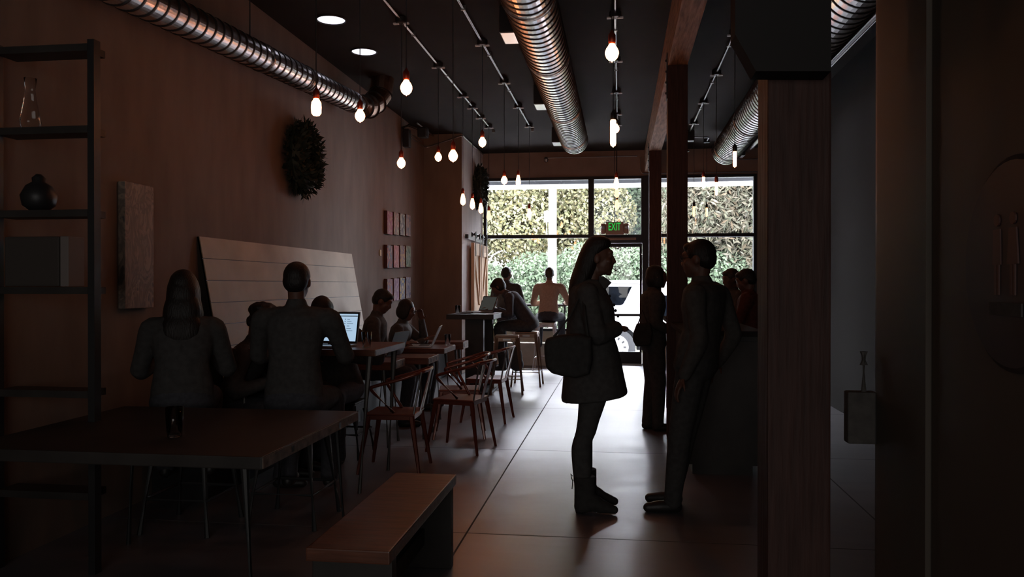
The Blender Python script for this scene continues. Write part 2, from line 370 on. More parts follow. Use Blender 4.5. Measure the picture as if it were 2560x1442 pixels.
def window(name, x0, x1, z0, z1, zm, haze=False):
    t = .05; b = NB()
    for a in (x0, x1-t): box(b, (a, S-.03, z0), (a+t, S+.09, z1))
    for z in (z0, z1-t): box(b, (x0+t, S-.03, z), (x1-t, S+.09, z+t))
    if zm: box(b, (x0+t, S-.03, zm-.03), (x1-t, S+.09, zm+.03))
    fr = struct(name, b, M['frame'])
    zz = [z0+t]+([zm-.03, zm+.03] if zm else [])+[z1-t]
    for k in range(0, len(zz), 2):
        g = NB(); box(g, (x0+t, S+.02, zz[k]), (x1-t, S+.028, zz[k+1])); obj('pane', g, M['glass_hazy'] if haze else M['glass'], fr)
    return fr
window('window_1', XB+.02, xm+.02, ZS, ZT, ZB)
window('window_2', xm+.02, xj-.1, ZB-.03, ZT, None, True)
window('window_3', xj+.02, xr+.02, ZS, ZT, ZB)
b = NB(); box(b, (xj-.1, S-.05, 0), (xj+.02, S+.1, ZT)); struct('trim_1', b, M['frame'])
# glass door
dx0, dx1 = xm+.02, xj-.1
b = NB(); box(b, (dx0, S-.03, 2.17), (dx1, S+.08, ZB-.03)); box(b, (dx0, S-.03, 0), (dx0+.05, S+.08, 2.17)); box(b, (dx1-.03, S-.03, 0), (dx1, S+.08, 2.17)); struct('trim_2', b, M['frame'])
d0, d1 = dx0+.055, dx1-.035
b = NB(); box(b, (d0, S-.02, .01), (d0+.09, S+.03, 2.165)); box(b, (d1-.04, S-.02, .01), (d1, S+.03, 2.165)); box(b, (d0+.09, S-.02, .01), (d1-.04, S+.03, .22)); box(b, (d0+.09, S-.02, 2.10), (d1-.04, S+.03, 2.165))
dr = struct('door_1', b, M['frame'])
g = NB(); box(g, (d0+.09, S, .22), (d1-.04, S+.008, 2.10)); obj('pane', g, M['glass'], dr)
g = NB(); box(g, (d0+.05, S-.09, .86), (d1-.01, S-.05, .905), .008); box(g, (d0+.06, S-.06, .85), (d0+.1, S-.02, .91)); box(g, (d1-.05, S-.06, .85), (d1-.02, S-.02, .91)); obj('push_bar', g, M['black'], dr)
g = NB(); box(g, (d0, S-.08, 0), (d1, S+.06, .012)); struct('trim_3', g, M['steel'])
t = thing('notice_strip', 'long narrow notice strip on the header above the glass door', 'sign', (0, 0, 0))
sx0, sx1 = xat(1504, S-.04), xat(1590, S-.04)
g = NB(); box(g, (sx0, S-.038, 2.225), (sx1, S-.031, 2.265)); obj('strip', g, M['strip'], t)
text_mesh('lettering', 'THIS DOOR TO REMAIN UNLOCKED WHEN THE BUILDING IS OCCUPIED', .021, M['black'], t, ((sx0+sx1)/2, S-.041, 2.245), (math.pi/2, 0, 0), .001, sx=.80)
# wheel-shaped decal on the door
c = at(1540, 676, S-.012); t = NB()
for k in range(6):
    a = k*math.pi/3; box(t, (-.004, -.003, .012), (.004, .003, .078), rot=None)
    bmesh.ops.rotate(t, verts=t.verts[-8:], cent=(0, 0, 0), matrix=Matrix.Rotation(a, 3, 'Y'))
tube(t, [V((math.cos(k*math.pi/16)*.08, 0, math.sin(k*math.pi/16)*.08)) for k in range(33)], .006, 6)
ell(t, (0, 0, 0), (.016, .004, .016))
o = obj('wheel_decal', t, M['black']); o.location = c; tag(o, 'small six-spoked wheel emblem on the glass of the door', 'emblem')

# ------------------------------------------------------------------ outside
b = NB(); box(b, (-40, S+.2, -.42), (40, 60, -.30)); tag(obj('paving', b, M['asphalt']), kind='structure')
b = NB(); box(b, (-40, 20.5, -.3), (40, 24.0, -.26)); struct('lawn', b, M['grass'])
b = NB(); box(b, (-40, 24.0, -.3), (40, 60, -.2)); struct('mulch_bed', b, M['mulch'])
b = NB(); box(b, (-8, S+.2, -.3), (8, 16.0, -.01)); struct('walkway', b, M['asphalt'])
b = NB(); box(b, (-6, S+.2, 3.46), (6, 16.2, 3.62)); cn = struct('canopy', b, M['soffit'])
b = NB(); box(b, (-6, 16.2, 3.385), (6, 16.36, 3.62)); struct('canopy_fascia', b, M['white'])
t = thing('support_column', 'square white column outside the front window', 'column', (-1.36, 16.25, -.0))
g = NB(); box(g, (-.075, -.075, -.02), (.075, .075, 3.385), .006); obj('shaft', g, M['white'], t)
g = NB(); box(g, (-.17, -.06, 2.70), (-.078, .03, 2.92), .008); obj('junction_box', g, M['white'], t)
g = NB(); tube(g, arc([(-.12, -.01, 2.70), (-.12, -.01, 2.45), (-.08, -.01, 2.40), (-.08, -.02, 1.2)], 5, .04), .012, 8); obj('conduit', g, M['white_metal'], t)
# overhead cable
b = NB(); tube(b, [V((-9+i*1.7, 21, 5.3+.012*(i-7)**2)) for i in range(12)], .02, 6); tube(b, [(-9, 21, -.3), (-9, 21, 6.3)], .1, 10); tube(b, [(9.7, 21, -.3), (9.7, 21, 6)], .1, 10); tag(obj('power_cable', b, M['white_metal']), 'pale overhead cable strung between two poles across the trees outside', 'cable')

def leaf_cloud(name, n, rad, size, aspect, mt, shell=.55, lobes=7, seed=1, wob=.35):
    r = np.random.default_rng(seed)
    lc = r.normal(size=(lobes, 3)); lc /= np.linalg.norm(lc, axis=1)[:, None]; lc *= .55; lr = r.uniform(.38, .62, lobes)
    k = r.integers(0, lobes, n); d = r.normal(size=(n, 3)); d /= np.linalg.norm(d, axis=1)[:, None]
    rr = lr[k]*(1-shell*r.random(n)**2*.9)
    p = (lc[k]+d*rr[:, None])*np.array(rad)
    nrm = d+r.normal(size=(n, 3))*wob*1.6; nrm /= np.linalg.norm(nrm, axis=1)[:, None]
    t = r.normal(size=(n, 3)); t -= (t*nrm).sum(1)[:, None]*nrm; t /= np.linalg.norm(t, axis=1)[:, None]; s = np.cross(nrm, t)
    sz = size*r.uniform(.6, 1.4, n)[:, None]
    bend = nrm*sz*.18
    vs = np.stack([p-t*sz, p+s*sz*aspect-bend*.2, p+t*sz-bend, p-s*sz*aspect-bend*.2], 1).reshape(-1, 3)
    me = bpy.data.meshes.new(name); me.vertices.add(n*4); me.vertices.foreach_set('co', vs.ravel())
    me.loops.add(n*4); me.loops.foreach_set('vertex_index', np.arange(n*4)); me.polygons.add(n)
    me.polygons.foreach_set('loop_start', np.arange(n)*4); me.polygons.foreach_set('loop_total', np.full(n, 4)); me.update(); me.validate()
    me.materials.append(mt); return me
PROTO = {
 'yellow': leaf_cloud('crown', 26000, (2.3, 1.8, 2.4), .062, .55, M['leaf_yellow'], seed=2),
 'green': leaf_cloud('crown', 26000, (1.9, 1.3, 1.7), .055, .55, M['leaf_green'], seed=3),
 'long': leaf_cloud('crown', 16000, (2.1, 1.5, 2.3), .125, .24, M['leaf_long'], seed=4, wob=.5)}
def trunk_mesh(h, seed):
    r = random.Random(seed); g = NB(); pts = [V((r.uniform(-.06, .06)*i, r.uniform(-.05, .05)*i, h*i/5)) for i in range(6)]
    tube(g, pts, [.13, .11, .10, .085, .07, .04], 9)
    for i in range(5):
        p = pts[2+i % 3]; a = r.uniform(0, 6.28); e = p+V((math.cos(a)*.9, math.sin(a)*.6, r.uniform(.6, 1.2)))
        tube(g, [p, (p+e)/2+V((0, 0, .12)), e], [.055, .035, .012], 6)
    return g
tree_specs = [  # kind, x, y, crown centre z, scale, label
 ('yellow', -5.6, 27.5, 3.9, 1.15, 'yellowing broadleaf tree outside, farthest left through the front window'),
 ('yellow', -3.5, 27.0, 4.2, 1.1, 'pale yellow-green tree outside, behind the row of hanging bulbs left of the white column'),
 ('yellow', -1.9, 28.0, 4.3, 1.15, 'yellow-green tree outside, behind the white column'),
 ('yellow', -.6, 27.2, 4.4, .95, 'olive-yellow tree outside, just right of the white column'),
 ('green', .9, 28.2, 4.6, 1.4, 'blue-green tree outside, behind the exit sign'),
 ('long', 2.2, 24.5, 3.7, .85, 'bush with long pale leaves outside the right-hand window, at its left side'),
 ('long', 3.9, 24.6, 3.8, .95, 'bush with long brownish leaves filling the right-hand window'),
 ('long', 5.9, 25.2, 3.6, 1.0, 'long-leaved bush outside, beyond the right edge of the right-hand window'),
 ('green', -5.2, 25.6, 1.2, 1.0, 'low green shrub outside, beside the barn doors at the window edge'),
 ('green', -3.2, 25.2, 1.3, 1.0, 'green shrub outside, behind the seated man in the beige sweater'),
 ('green', -1.4, 25.0, 1.5, 1.05, 'dense green shrub outside, just left of the standing long-haired woman'),
 ('green', .3, 24.8, 1.6, 1.0, 'green shrub outside, seen through the glass door above the white car'),
 ('green', 2.2, 24.6, 1.4, .95, 'dark green shrub outside, low in the narrow gap between the wooden posts'),
 ('green', 4.1, 24.4, 1.3, .9, 'green shrub outside, low in the right-hand window'),
 ('green', -7.6, 26.5, 2.0, 1.5, 'large green tree outside, hidden far left beyond the barn doors'),
 ('green', 6.6, 26.4, 2.0, 1.4, 'large green tree outside, far right beyond the window'),
 ('green', 3.6, 28.6, 4.2, 1.5, 'tall green tree outside, behind the long-leaved bushes'),
 ('yellow', -7.6, 29.0, 4.8, 1.3, 'tall yellowing tree outside, at the far left behind the others')]
for i, (k, x, y, z, s, lab) in enumerate(tree_specs):
    t = thing('shrub' if z < 1.7 else 'tree', lab, 'shrub' if z < 1.7 else 'tree', (x, y, -.22), random.uniform(-.4, .4))
    c = bpy.data.objects.new('crown', PROTO[k]); C.objects.link(c); c.parent = t; c.location = (0, 0, z+.22); c.scale = (s, s, s)
    if z > 1.7: obj('trunk', trunk_mesh(z+.2, i), M['bark'], t, True)
    else: obj('stem', trunk_mesh(max(.9, z-.1), i), M['bark'], t, True)
b = NB(); tube(b, [(-4.1, 23.6, -.25), (-4.05, 23.6, 1.2), (-4.0, 23.6, 2.3)], [.09, .07, .05], 9)
for i in range(9):
    a = i*.75; tube(b, [(-4.0, 23.6, 1.9+.05*i), (-4.0+.25*math.cos(a), 23.6+.2*math.sin(a), 2.3), (-4.0+.55*math.cos(a), 23.6+.3*math.sin(a), 2.45)], [.03, .018, .006], 6)
tag(obj('bare_sapling', b, M['bark']), 'small bare sapling with twisted pale branches outside, left in the window', 'sapling')
# white car
Yc = 17.0; zg = -.30
car = thing('car', 'white car parked outside the glass door', 'car', (1.4, Yc, zg))
def cz(v): return at(1540, v, Yc).z-zg
def cx(u): return xat(u, Yc)-1.4
g = NB(); x0, x1 = -2.35, 2.45; zr = cz(700); zt = cz(706)
wl, wr_, wz, ar = cx(1540), cx(1540)+2.75, .375, .50
prof = [V((x0, 0, .42)), V((x0+.02, 0, .95)), V((x0+.12, 0, 1.25)), V((x0+.45, 0, zr-.06)), V((x0+.8, 0, zr)), V((-.2, 0, zr)), V((.65, 0, 1.16)), V((x1-.1, 0, .98)), V((x1, 0, .7)), V((x1, 0, .42))]
def arch_pts(cxx): return [V((cxx+ar*math.cos(a), 0, max(.42, wz+ar*math.sin(a)))) for a in np.linspace(.12, math.pi-.12, 12)]
prof += arch_pts(wr_)+arch_pts(wl)
prism(g, prof, (0, 1.8, 0)); obj('car_body', g, M['white'], car)
g = NB(); pw = [at(u, v, Yc) for u, v in ((1470, 716), (1580, 716), (1566, 746), (1558, 760), (1552, 763), (1478, 763))]
prism(g, [p-V((1.4, Yc, zg))+V((0, -.012, 0)) for p in pw], (0, .02, 0)); obj('side_window', g, M['carglass'], car)
g = NB(); box(g, (cx(1540)+.55, -.012, 1.02), (cx(1540)+1.25, .012, 1.5), .03); obj('side_window', g, M['carglass'], car)
g = NB(); box(g, (x0+.3, -.02, zr-.09), (-.2, .0, zr-.075)); obj('roof_seam', g, M['steel'], car)
for cxx in (wl, wr_):
    g = NB(); lathe(g, [(.385, 0), (.41, .03), (.41, .2), (.385, .23), (.25, .23), (.25, 0)], n=32); bmesh.ops.rotate(g, verts=g.verts, cent=(0, 0, 0), matrix=Matrix.Rotation(-math.pi/2, 3, 'X')); bmesh.ops.translate(g, verts=g.verts, vec=(cxx, -.03, wz+.035))
    ty = obj('tyre', g, M['rubber'], car, True)
    g = NB(); prism(g, [V((cxx+ar*math.cos(a), -.02, wz+ar*math.sin(a))) for a in np.linspace(-.05, math.pi+.05, 16)]+[V((cxx+.43*math.cos(a), -.02, wz+.43*math.sin(a))) for a in np.linspace(math.pi+.05, -.05, 16)], (0, .3, 0)); obj('wheel_arch', g, M['arch'], car)
    g = NB(); prism(g, [V((cxx+.262*math.cos(a), -.045, wz+.035+.262*math.sin(a))) for a in np.linspace(0, 2*math.pi, 28, endpoint=False)], (0, .04, 0)); rim = obj('rim', g, M['white'], car)
    g = NB()
    for k in range(10):
        a = k*math.pi/5; p = V((cxx+.185*math.cos(a), -.052, wz+.035+.185*math.sin(a))); box(g, p-V((.03, .004, .02)), p+V((.03, .004, .02)), rot=Matrix.Rotation(-a, 3, 'Y'))
    obj('rim_slots', g, M['black'], rim)

# ------------------------------------------------------------------ beam and posts
BX0, BX1, BZ = .432, .612, 3.43
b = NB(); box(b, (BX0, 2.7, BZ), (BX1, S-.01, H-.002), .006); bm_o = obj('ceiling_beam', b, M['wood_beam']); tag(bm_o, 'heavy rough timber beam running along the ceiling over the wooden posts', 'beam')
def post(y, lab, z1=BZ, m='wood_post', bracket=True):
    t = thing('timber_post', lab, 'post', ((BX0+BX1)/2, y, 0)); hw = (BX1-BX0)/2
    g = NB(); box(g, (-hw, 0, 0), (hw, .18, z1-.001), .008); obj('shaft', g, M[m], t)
    if bracket:
        g = NB(); box(g, (-hw-.008, .02, z1-.30), (-hw-.001, .14, z1+.12)); 
        for k in range(4): ell(g, (-hw-.012, .08, z1-.24+k*.1), (.008, .012, .012), n=8)
        obj('bracket', g, M['black'], t)
    return t
post(7.45, 'tall dark timber post behind the standing man, reaching the ceiling beam')
post(12.15, 'timber post farther back beside the glass door')
# near post with its dark bulkhead
Yp = 2.44
post(Yp, 'near timber post at the right of the counter, warm light on its left edge', 3.81, 'wood_post', False)
g = NB(); pts = [at(u, v, Yp-.10) for u, v in ((1838, -420), (1838, 86), (1890, 178), (2078, 178), (2078, -420))]
pts[0].z = pts[-1].z = H-.004
prism(g, pts, (0, .095, 0)); tag(obj('bulkhead', g, M['matte']), 'dark bulkhead with a slanted corner fixed across the top of the near post', 'bulkhead')
# near door and trim at the right
XD = .75
b = NB(); box(b, (XD, 2.10, 0), (XD+.12, 2.48, H-.001)); struct('trim_4', b, M['door_paint'])
b = NB(); box(b, (XD+.012, .2, 0), (XD+.10, 2.09, H-.001)); dr2 = struct('door_2', b, M['door_paint'])
b = NB(); box(b, (XD+.02, 2.485, 0), (XD+.1, 2.56, H-.001)); struct('trim_5', b, M['black'])
t = thing('round_sign', 'round dark sign with two figures on the brown door', 'sign', (XD+.010, 1.655, 1.46))
g = NB(); lathe(g, [(.205, 0), (.21, .004), (.21, .010), (.2, .016)], n=48); bmesh.ops.rotate(g, verts=g.verts, cent=(0, 0, 0), matrix=Matrix.Rotation(-math.pi/2, 3, 'Y')); obj('disc', g, M['sign_dark'], t)
for k, yy in enumerate((.05, -.015)):
    g = NB(); xx = -.019
    prism(g, [V((xx, yy+math.cos(a)*.012, .088+math.sin(a)*.012)) for a in np.linspace(0, 2*math.pi, 14, endpoint=False)], (.003, 0, 0))
    hw = .016 if k == 0 else .022
    prism(g, [V((xx, yy-.014, .07)), V((xx, yy+.014, .07)), V((xx, yy+hw, 0)), V((xx, yy-hw, 0))], (.003, 0, 0)); box(g, (xx, yy-.010, -.06), (xx+.003, yy-.002, 0)); box(g, (xx, yy+.002, -.06), (xx+.003, yy+.010, 0))
    obj('figure', g, M['sign_fig'], t)
g = NB(); box(g, (-.019, -.05, -.10), (-.016, .08, -.075)); obj('name_plate', g, M['cloth_char'], t)
t = thing('latch_box', 'small metal box with a conduit on the dark jamb at the right', 'electrical box', (XD-.02, 2.50, 0))
g = NB(); box(g, (-.055, 0, .945), (.03, .05, 1.10), .006); obj('housing', g, M['cloth_char'], t)
g = NB(); tube(g, [(-.005, .02, 1.10), (-.005, .02, 1.22)], .008, 8); tube(g, [(-.005, .02, 1.18), (-.005, .02, 1.22)], .012, 8); obj('conduit', g, M['cloth_char'], t)

# ------------------------------------------------------------------ counter on the right
t = thing('service_counter', 'dark service counter running away behind the standing man', 'counter', (0, 0, 0))
g = NB(); box(g, (.50, 6.1, .08), (1.02, 7.40, 1.04)); box(g, (.50, 7.66, .08), (1.02, 8.9, 1.04)); box(g, (.64, 7.4, .08), (1.02, 7.66, 1.04)); box(g, (.54, 6.14, 0), (.98, 7.40, .08)); box(g, (.54, 7.66, 0), (.98, 8.86, .08)); obj('cabinet', g, M['wood_dark'], t)
g = NB(); box(g, (.46, 6.05, 1.041), (1.06, 7.44, 1.08), .006); box(g, (.46, 7.64, 1.041), (1.06, 8.95, 1.08), .006); box(g, (.625, 7.44, 1.041), (1.06, 7.64, 1.08)); obj('worktop', g, M['matte'], t)
g = NB(); box(g, (.5, 6.085, .12), (1.02, 6.098, 1.0)); obj('end_panel', g, M['wood_dark'], t)
t = thing('card_reader', 'small card reader with a thin curved cable on the counter', 'card reader', (0, 0, 0))
p = V((.56, 6.6, 1.08)); g = NB(); box(g, p, p+V((.09, .16, .04)), .008); obj('housing', g, M['black'], t)

# ------------------------------------------------------------------ spiral ducts
def spiral_duct(name, lab, p0, p1, r, pitch, end_open=True, seams=()):
    p0, p1 = V(p0), V(p1); t = thing(name, lab, 'duct', p0); L = (p1-p0).length; d = (p1-p0).normalized(); x, y = frame_of(d)
    n = int(L/pitch); N = 40
    g = NB(); prev = None
    s = 0; ss = []
    for k in range(n):
        a = k*pitch; ss += [(a, r), (a+pitch*.80, r), (a+pitch*.86, r+.006), (a+pitch*.96, r+.006)]
    ss += [(L, r)]
    for a, rr in ss:
        ring = [g.verts.new(d*(a+pitch*q/N)+(x*math.cos(2*math.pi*q/N)+y*math.sin(2*math.pi*q/N))*rr) for q in range(N)]
        if prev:
            for q in range(N-1): g.faces.new((prev[q], prev[q+1], ring[q+1], ring[q]))
            g.faces.new((prev[N-1], prev[0], ring[0], ring[N-1]))
        prev = ring
    o = obj('spiral_pipe', g, M['galv'], t); o.data.materials.append(M['seam_shade'])
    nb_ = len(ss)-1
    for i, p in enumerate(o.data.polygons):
        if (i//N) % 4 in (1, 2, 3): p.material_index = 1  # ridge faces carry the painted seam shadow
    for a in seams:
        g = NB(); tube(g, [d*(a-.02), d*(a+.02)], r+.009, 40, caps=False); obj('coupling', g, M['galv'], t)
    return t
# centre duct
yc = 12.05
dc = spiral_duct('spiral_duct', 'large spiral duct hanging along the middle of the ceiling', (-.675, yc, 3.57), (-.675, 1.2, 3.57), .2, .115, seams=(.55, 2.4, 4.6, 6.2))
for yy in (3.0, 5.6, 8.2, 10.8):
    g = NB(); tube(g, [(-.0, yy-yc, .195), (0, yy-yc, .258)], .008, 6); obj('hanger', g, M['black'], dc)
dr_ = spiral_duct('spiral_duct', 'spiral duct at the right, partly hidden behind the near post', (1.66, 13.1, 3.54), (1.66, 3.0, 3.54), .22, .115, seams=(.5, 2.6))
for yy in (4.0, 7.0, 10.0, 12.4):
    g = NB(); tube(g, [(0, yy-13.1, .215), (0, yy-13.1, .288)], .008, 6); obj('hanger', g, M['black'], dr_)
p_far, p_near = V((-2.84, 8.45, 3.39)), V((-2.86, 5.06, 3.18)); dd = (p_near-p_far).normalized()
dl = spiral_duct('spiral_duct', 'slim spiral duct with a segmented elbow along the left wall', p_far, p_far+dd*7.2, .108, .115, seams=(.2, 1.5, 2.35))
# elbow: gores turning from the run up into the ceiling
cur = [V((0, 0, 0)), V((.005, .16, .012)), V((.02, .32, .05)), V((.05, .46, .13)), V((.085, .56, .24)), V((.10, .60, .437))]
g = NB(); tube(g, cur, [.112, .118, .122, .126, .130, .132], 28); obj('elbow', g, M['elbow'], dl)
g = NB()
for i in (1, 2, 3, 4):
    dn = (cur[i+1]-cur[i-1]).normalized(); tube(g, [cur[i]-dn*.006, cur[i]+dn*.006], .131+.003*i, 28)
obj('elbow_seams', g, M['seam_shade'], dl)
for s_, zz in ((1.2, .1), (2.55, .1)):
    g = NB(); q = dd*s_; tube(g, [q+V((0, 0, .105)), V((q.x, q.y, H-p_far.z))], .006, 6); obj('hanger', g, M['black'], dl)

# ------------------------------------------------------------------ ceiling conduit tracks with pendant bulbs
def depth_xy(X, Y): return Y
def track(lab, X, ys, y_near, y_far):
    t = thing('lighting_conduit', lab, 'conduit', (X, 0, H))
    g = NB(); tube(g, [(0, y_near, -.035), (0, y_far, -.035)], .011, 8); obj('pipe', g, M['steel'], t)
    for y in ys:
        g = NB(); lathe(g, [(.052, -.012), (.052, -.055), (.045, -.062)], (0, y, 0), 20); bx = obj('junction_box', g, M['black'], t)
        g = NB()
        for s in (-1, 1): box(g, (-.072 if s < 0 else .022, y-.014, -.070), (-.022 if s < 0 else .072, y+.014, -.056), .003)
        obj('fitting', g, M['white_metal'], t)
        g = NB(); box(g, (-.02, y+.42, -.046), (.02, y+.432, -.002)); obj('clamp', g, M['steel'], t)
    return t
T1 = [4.97, 5.85, 7.0, 8.48, 9.85, 10.5, 11.15, 11.85]; T2 = [4.93, 6.36, 7.75, 9.25, 10.55, 11.85]
T3 = [4.45, 6.2, 7.1, 8.5, 9.9, 11.15, 11.9]; T4 = [7.75, 9.2, 10.6, 11.95]
X1, X2, X3, X4 = -1.95, -1.34, -.045, 1.07
track('thin steel lighting conduit on the ceiling, the leftmost of the runs of hanging bulbs', X1, T1, 2.0, 11.85)
track('thin steel lighting conduit on the ceiling, between the leftmost one and the large central duct', X2, T2, 2.0, 11.85)
track('thin steel lighting conduit on the ceiling, right of the large central duct', X3, T3, 2.0, 11.9)
track('thin steel lighting conduit on the ceiling, right of the timber beam', X4, T4, 7.75, 12.6)
def p_globe(s): return [(.0, -.052*s), (.004, -.046*s), (.018, -.040*s), (.031, -.026*s), (.0375, -.006*s), (.037, .008*s), (.030, .025*s), (.021, .037*s), (.0165, .046*s), (.0165, .056*s)]
def p_pear(): return [(0, -.085), (.006, -.078), (.022, -.070), (.031, -.052), (.033, -.032), (.029, .0), (.022, .034), (.016, .055), (.015, .07)]
def p_tube(): return [(0, -.088), (.005, -.082), (.013, -.078), (.0165, -.066), (.0165, .062), (.012, .072)]
def p_cage(): return [(0, -.06), (.02, -.055), (.031, -.04), (.033, .0), (.03, .03), (.02, .045), (.015, .06)]
PROF = {'globe': p_globe(1), 'pear': p_pear(), 'tube': p_tube(), 'square': p_cage()}
BM = {}
def bulb_mesh(kind, m):
    if (kind, m) not in BM:
        g = NB(); lathe(g, PROF[kind], n=20); me = bpy.data.meshes.new('bulb'); bmesh.ops.recalc_face_normals(g, faces=g.faces); g.to_mesh(me); g.free(); me.materials.append(M[m])
        for p in me.polygons: p.use_smooth = True
        BM[(kind, m)] = me
    return BM[(kind, m)]
def pendant(X, Y, v, kind, lab, m='bulb', socket='copper_socket', sc_=1.0, dx=0):
    z = at(1500, v, 10).z; z = CAM_Z+(712-v)*(Y*math.cos(YAW)-X*math.sin(YAW))/F_PX
    t = thing('pendant_bulb', lab, 'hanging bulb', (X+dx, Y, z), group=None)
    o = bpy.data.objects.new('bulb', bulb_mesh(kind, m)); C.objects.link(o); o.parent = t; o.scale = (sc_,)*3
    top = PROF[kind][-1][1]*sc_
    g = NB(); lathe(g, [(.017, top-.008), (.021, top+.004), (.021, top+.042), (.012, top+.055), (.005, top+.07)], n=14); obj('socket', g, M[socket], t, True)
    g = NB(); tube(g, [(0, 0, top+.068), (-dx*.2, 0, top+.5), (-dx, 0, H-z-.062)], .0042, 6); obj('cord', g, M['black'], t)
    return t
T = 'hanging bulb'
P = [
 (X1, T1[0], 268, 'square', 'squarish amber bulb hanging in front of the left duct, leftmost of all the bulbs', 'bulb', 'copper_socket'),
 (X1, T1[1], 290, 'globe', 'round glowing bulb hanging where the left duct meets its elbow', 'bulb', 'copper_socket'),
 (X2, T2[0], 220, 'globe', 'round glowing bulb hanging highest in front of the dark ceiling, right of the duct elbow', 'bulb', 'copper_socket'),
 (X1, T1[2], 408, 'globe', 'round glowing bulb hanging above the twelve small paintings', 'bulb', 'copper_socket'),
 (X1, T1[3], 393, 'globe', 'smaller round bulb of the pair glowing against the reddish wall return', 'bulb', 'copper_socket'),
 (X2, T2[1], 390, 'globe', 'larger round bulb of the pair glowing against the reddish wall return', 'bulb', 'copper_socket'),
 (X2, T2[2], 356, 'globe', 'round glowing bulb hanging near the far left corner of the ceiling', 'bulb', 'copper_socket'),
 (X1, T1[4], 497, 'pear', 'long pear-shaped bulb hanging left of the far wreath', 'bulb', 'copper_socket'),
 (X1, T1[5], 508, 'pear', 'long pear-shaped bulb hanging in front of the far wreath', 'bulb', 'copper_socket'),
 (X1, T1[6], 519, 'pear', 'long pear-shaped bulb hanging just right of the far wreath at the window edge', 'bulb', 'copper_socket'),
 (X1, T1[7], 537, 'pear', 'pale low bulb hanging in front of the left edge of the front window', 'bulb_dim', 'copper_socket'),
 (X2, T2[3], 451, 'globe', 'glowing bulb hanging at the head of the front window, left one of two', 'bulb', 'copper_socket'),
 (X2, T2[4], 450, 'pear', 'glowing bulb hanging at the head of the front window, right one of two', 'bulb', 'copper_socket'),
 (X2, T2[5], 532, 'pear', 'lower glowing bulb hanging alone between the two window-head bulbs and the white column', 'bulb', 'copper_socket'),
 (X3, T3[0], 133, 'globe', 'largest round bulb, hanging high right of the central duct', 'bulb', 'copper_socket'),
 (X3, T3[1], 330, 'tube', 'long capsule bulb hanging right of the end of the central duct', 'bulb', 'black_socket'),
 (X3, T3[3], 322, 'globe', 'bulb hanging directly behind the long capsule bulb', 'bulb', 'black_socket'),
 (X3, T3[4], 457, 'pear', 'amber glass bulb hanging above the exit sign at the window head', 'bulb', 'copper_socket'),
 (X3, T3[5], 480, 'pear', 'dim clear bulb hanging just under the amber one above the exit sign', 'bulb_dim', 'copper_socket'),
 (X3, T3[6], 510, 'pear', 'lowest bulb hanging above the exit sign', 'bulb_dim', 'black_socket'),
 (X4, T4[0], 396, 'tube', 'long tubular bulb hanging in front of the right duct', 'bulb', 'black_socket'),
 (X4, T4[1], 470, 'tube', 'tubular bulb hanging in the right-hand window, second from the right duct', 'bulb', 'copper_socket'),
 (X4, T4[2], 455, 'tube', 'tubular bulb at the head of the right-hand window, next to the timber post', 'bulb', 'copper_socket'),
 (X4, T4[3], 527, 'tube', 'tubular bulb hanging lowest beside the timber post', 'bulb_dim', 'black_socket'),
 (1.42, 13.55, 529, 'tube', 'faint tubular bulb hanging lowest in the middle of the right-hand window', 'bulb_dim', 'black_socket')]
for i, a in enumerate(P):
    sc_ = 1.0
    if i == 14: sc_ = 1.0
    if a[3] == 'tube' and i == 15: sc_ = 1.35
    pendant(*a, sc_=sc_, dx=(-.008 if i == 15 else 0))

# branch conduit with junction box at the right
t = thing('branch_conduit', 'short branch conduit with a black box beside the timber post', 'conduit', (0, 0, 0))
g = NB(); tube(g, arc([(1.07, 12.6, H-.035), (1.07, 13.1, H-.035), (1.42, 13.2, H-.035), (1.42, 13.55, H-.035)], 4, .06), .011, 8); obj('pipe', g, M['steel'], t)
g = NB(); box(g, (1.0, 12.62, H-.18), (1.14, 12.76, H-.02), .01); obj('junction_box', g, M['black'], t)
g = NB(); lathe(g, [(.05, -.012), (.05, -.06)], (1.42, 13.55, H), 16); obj('junction_box', g, M['black'], t)
t = thing('ceiling_spotlight', 'black spotlight aimed down from the ceiling beside the timber post', 'spotlight', (.93, 12.3, H))
g = NB(); tube(g, [(0, 0, -.001), (0, 0, -.22)], .012, 8); obj('stem', g, M['black'], t)
g = NB(); tube(g, [(-.03, 0, -.2), (.05, .0, -.42)], [.045, .06], 14); obj('lamp_head', g, M['black'], t)
t = NB(); tube(t, [V((.66+.05*math.sin(i*.9), 12.1-.3*i, H-.02-.35*math.sin(i/9*math.pi)**.8)) for i in range(10)], .008, 6)
tag(obj('loose_cable', t, M['black']), 'loose black cable sagging from the ceiling beside the timber post', 'cable')
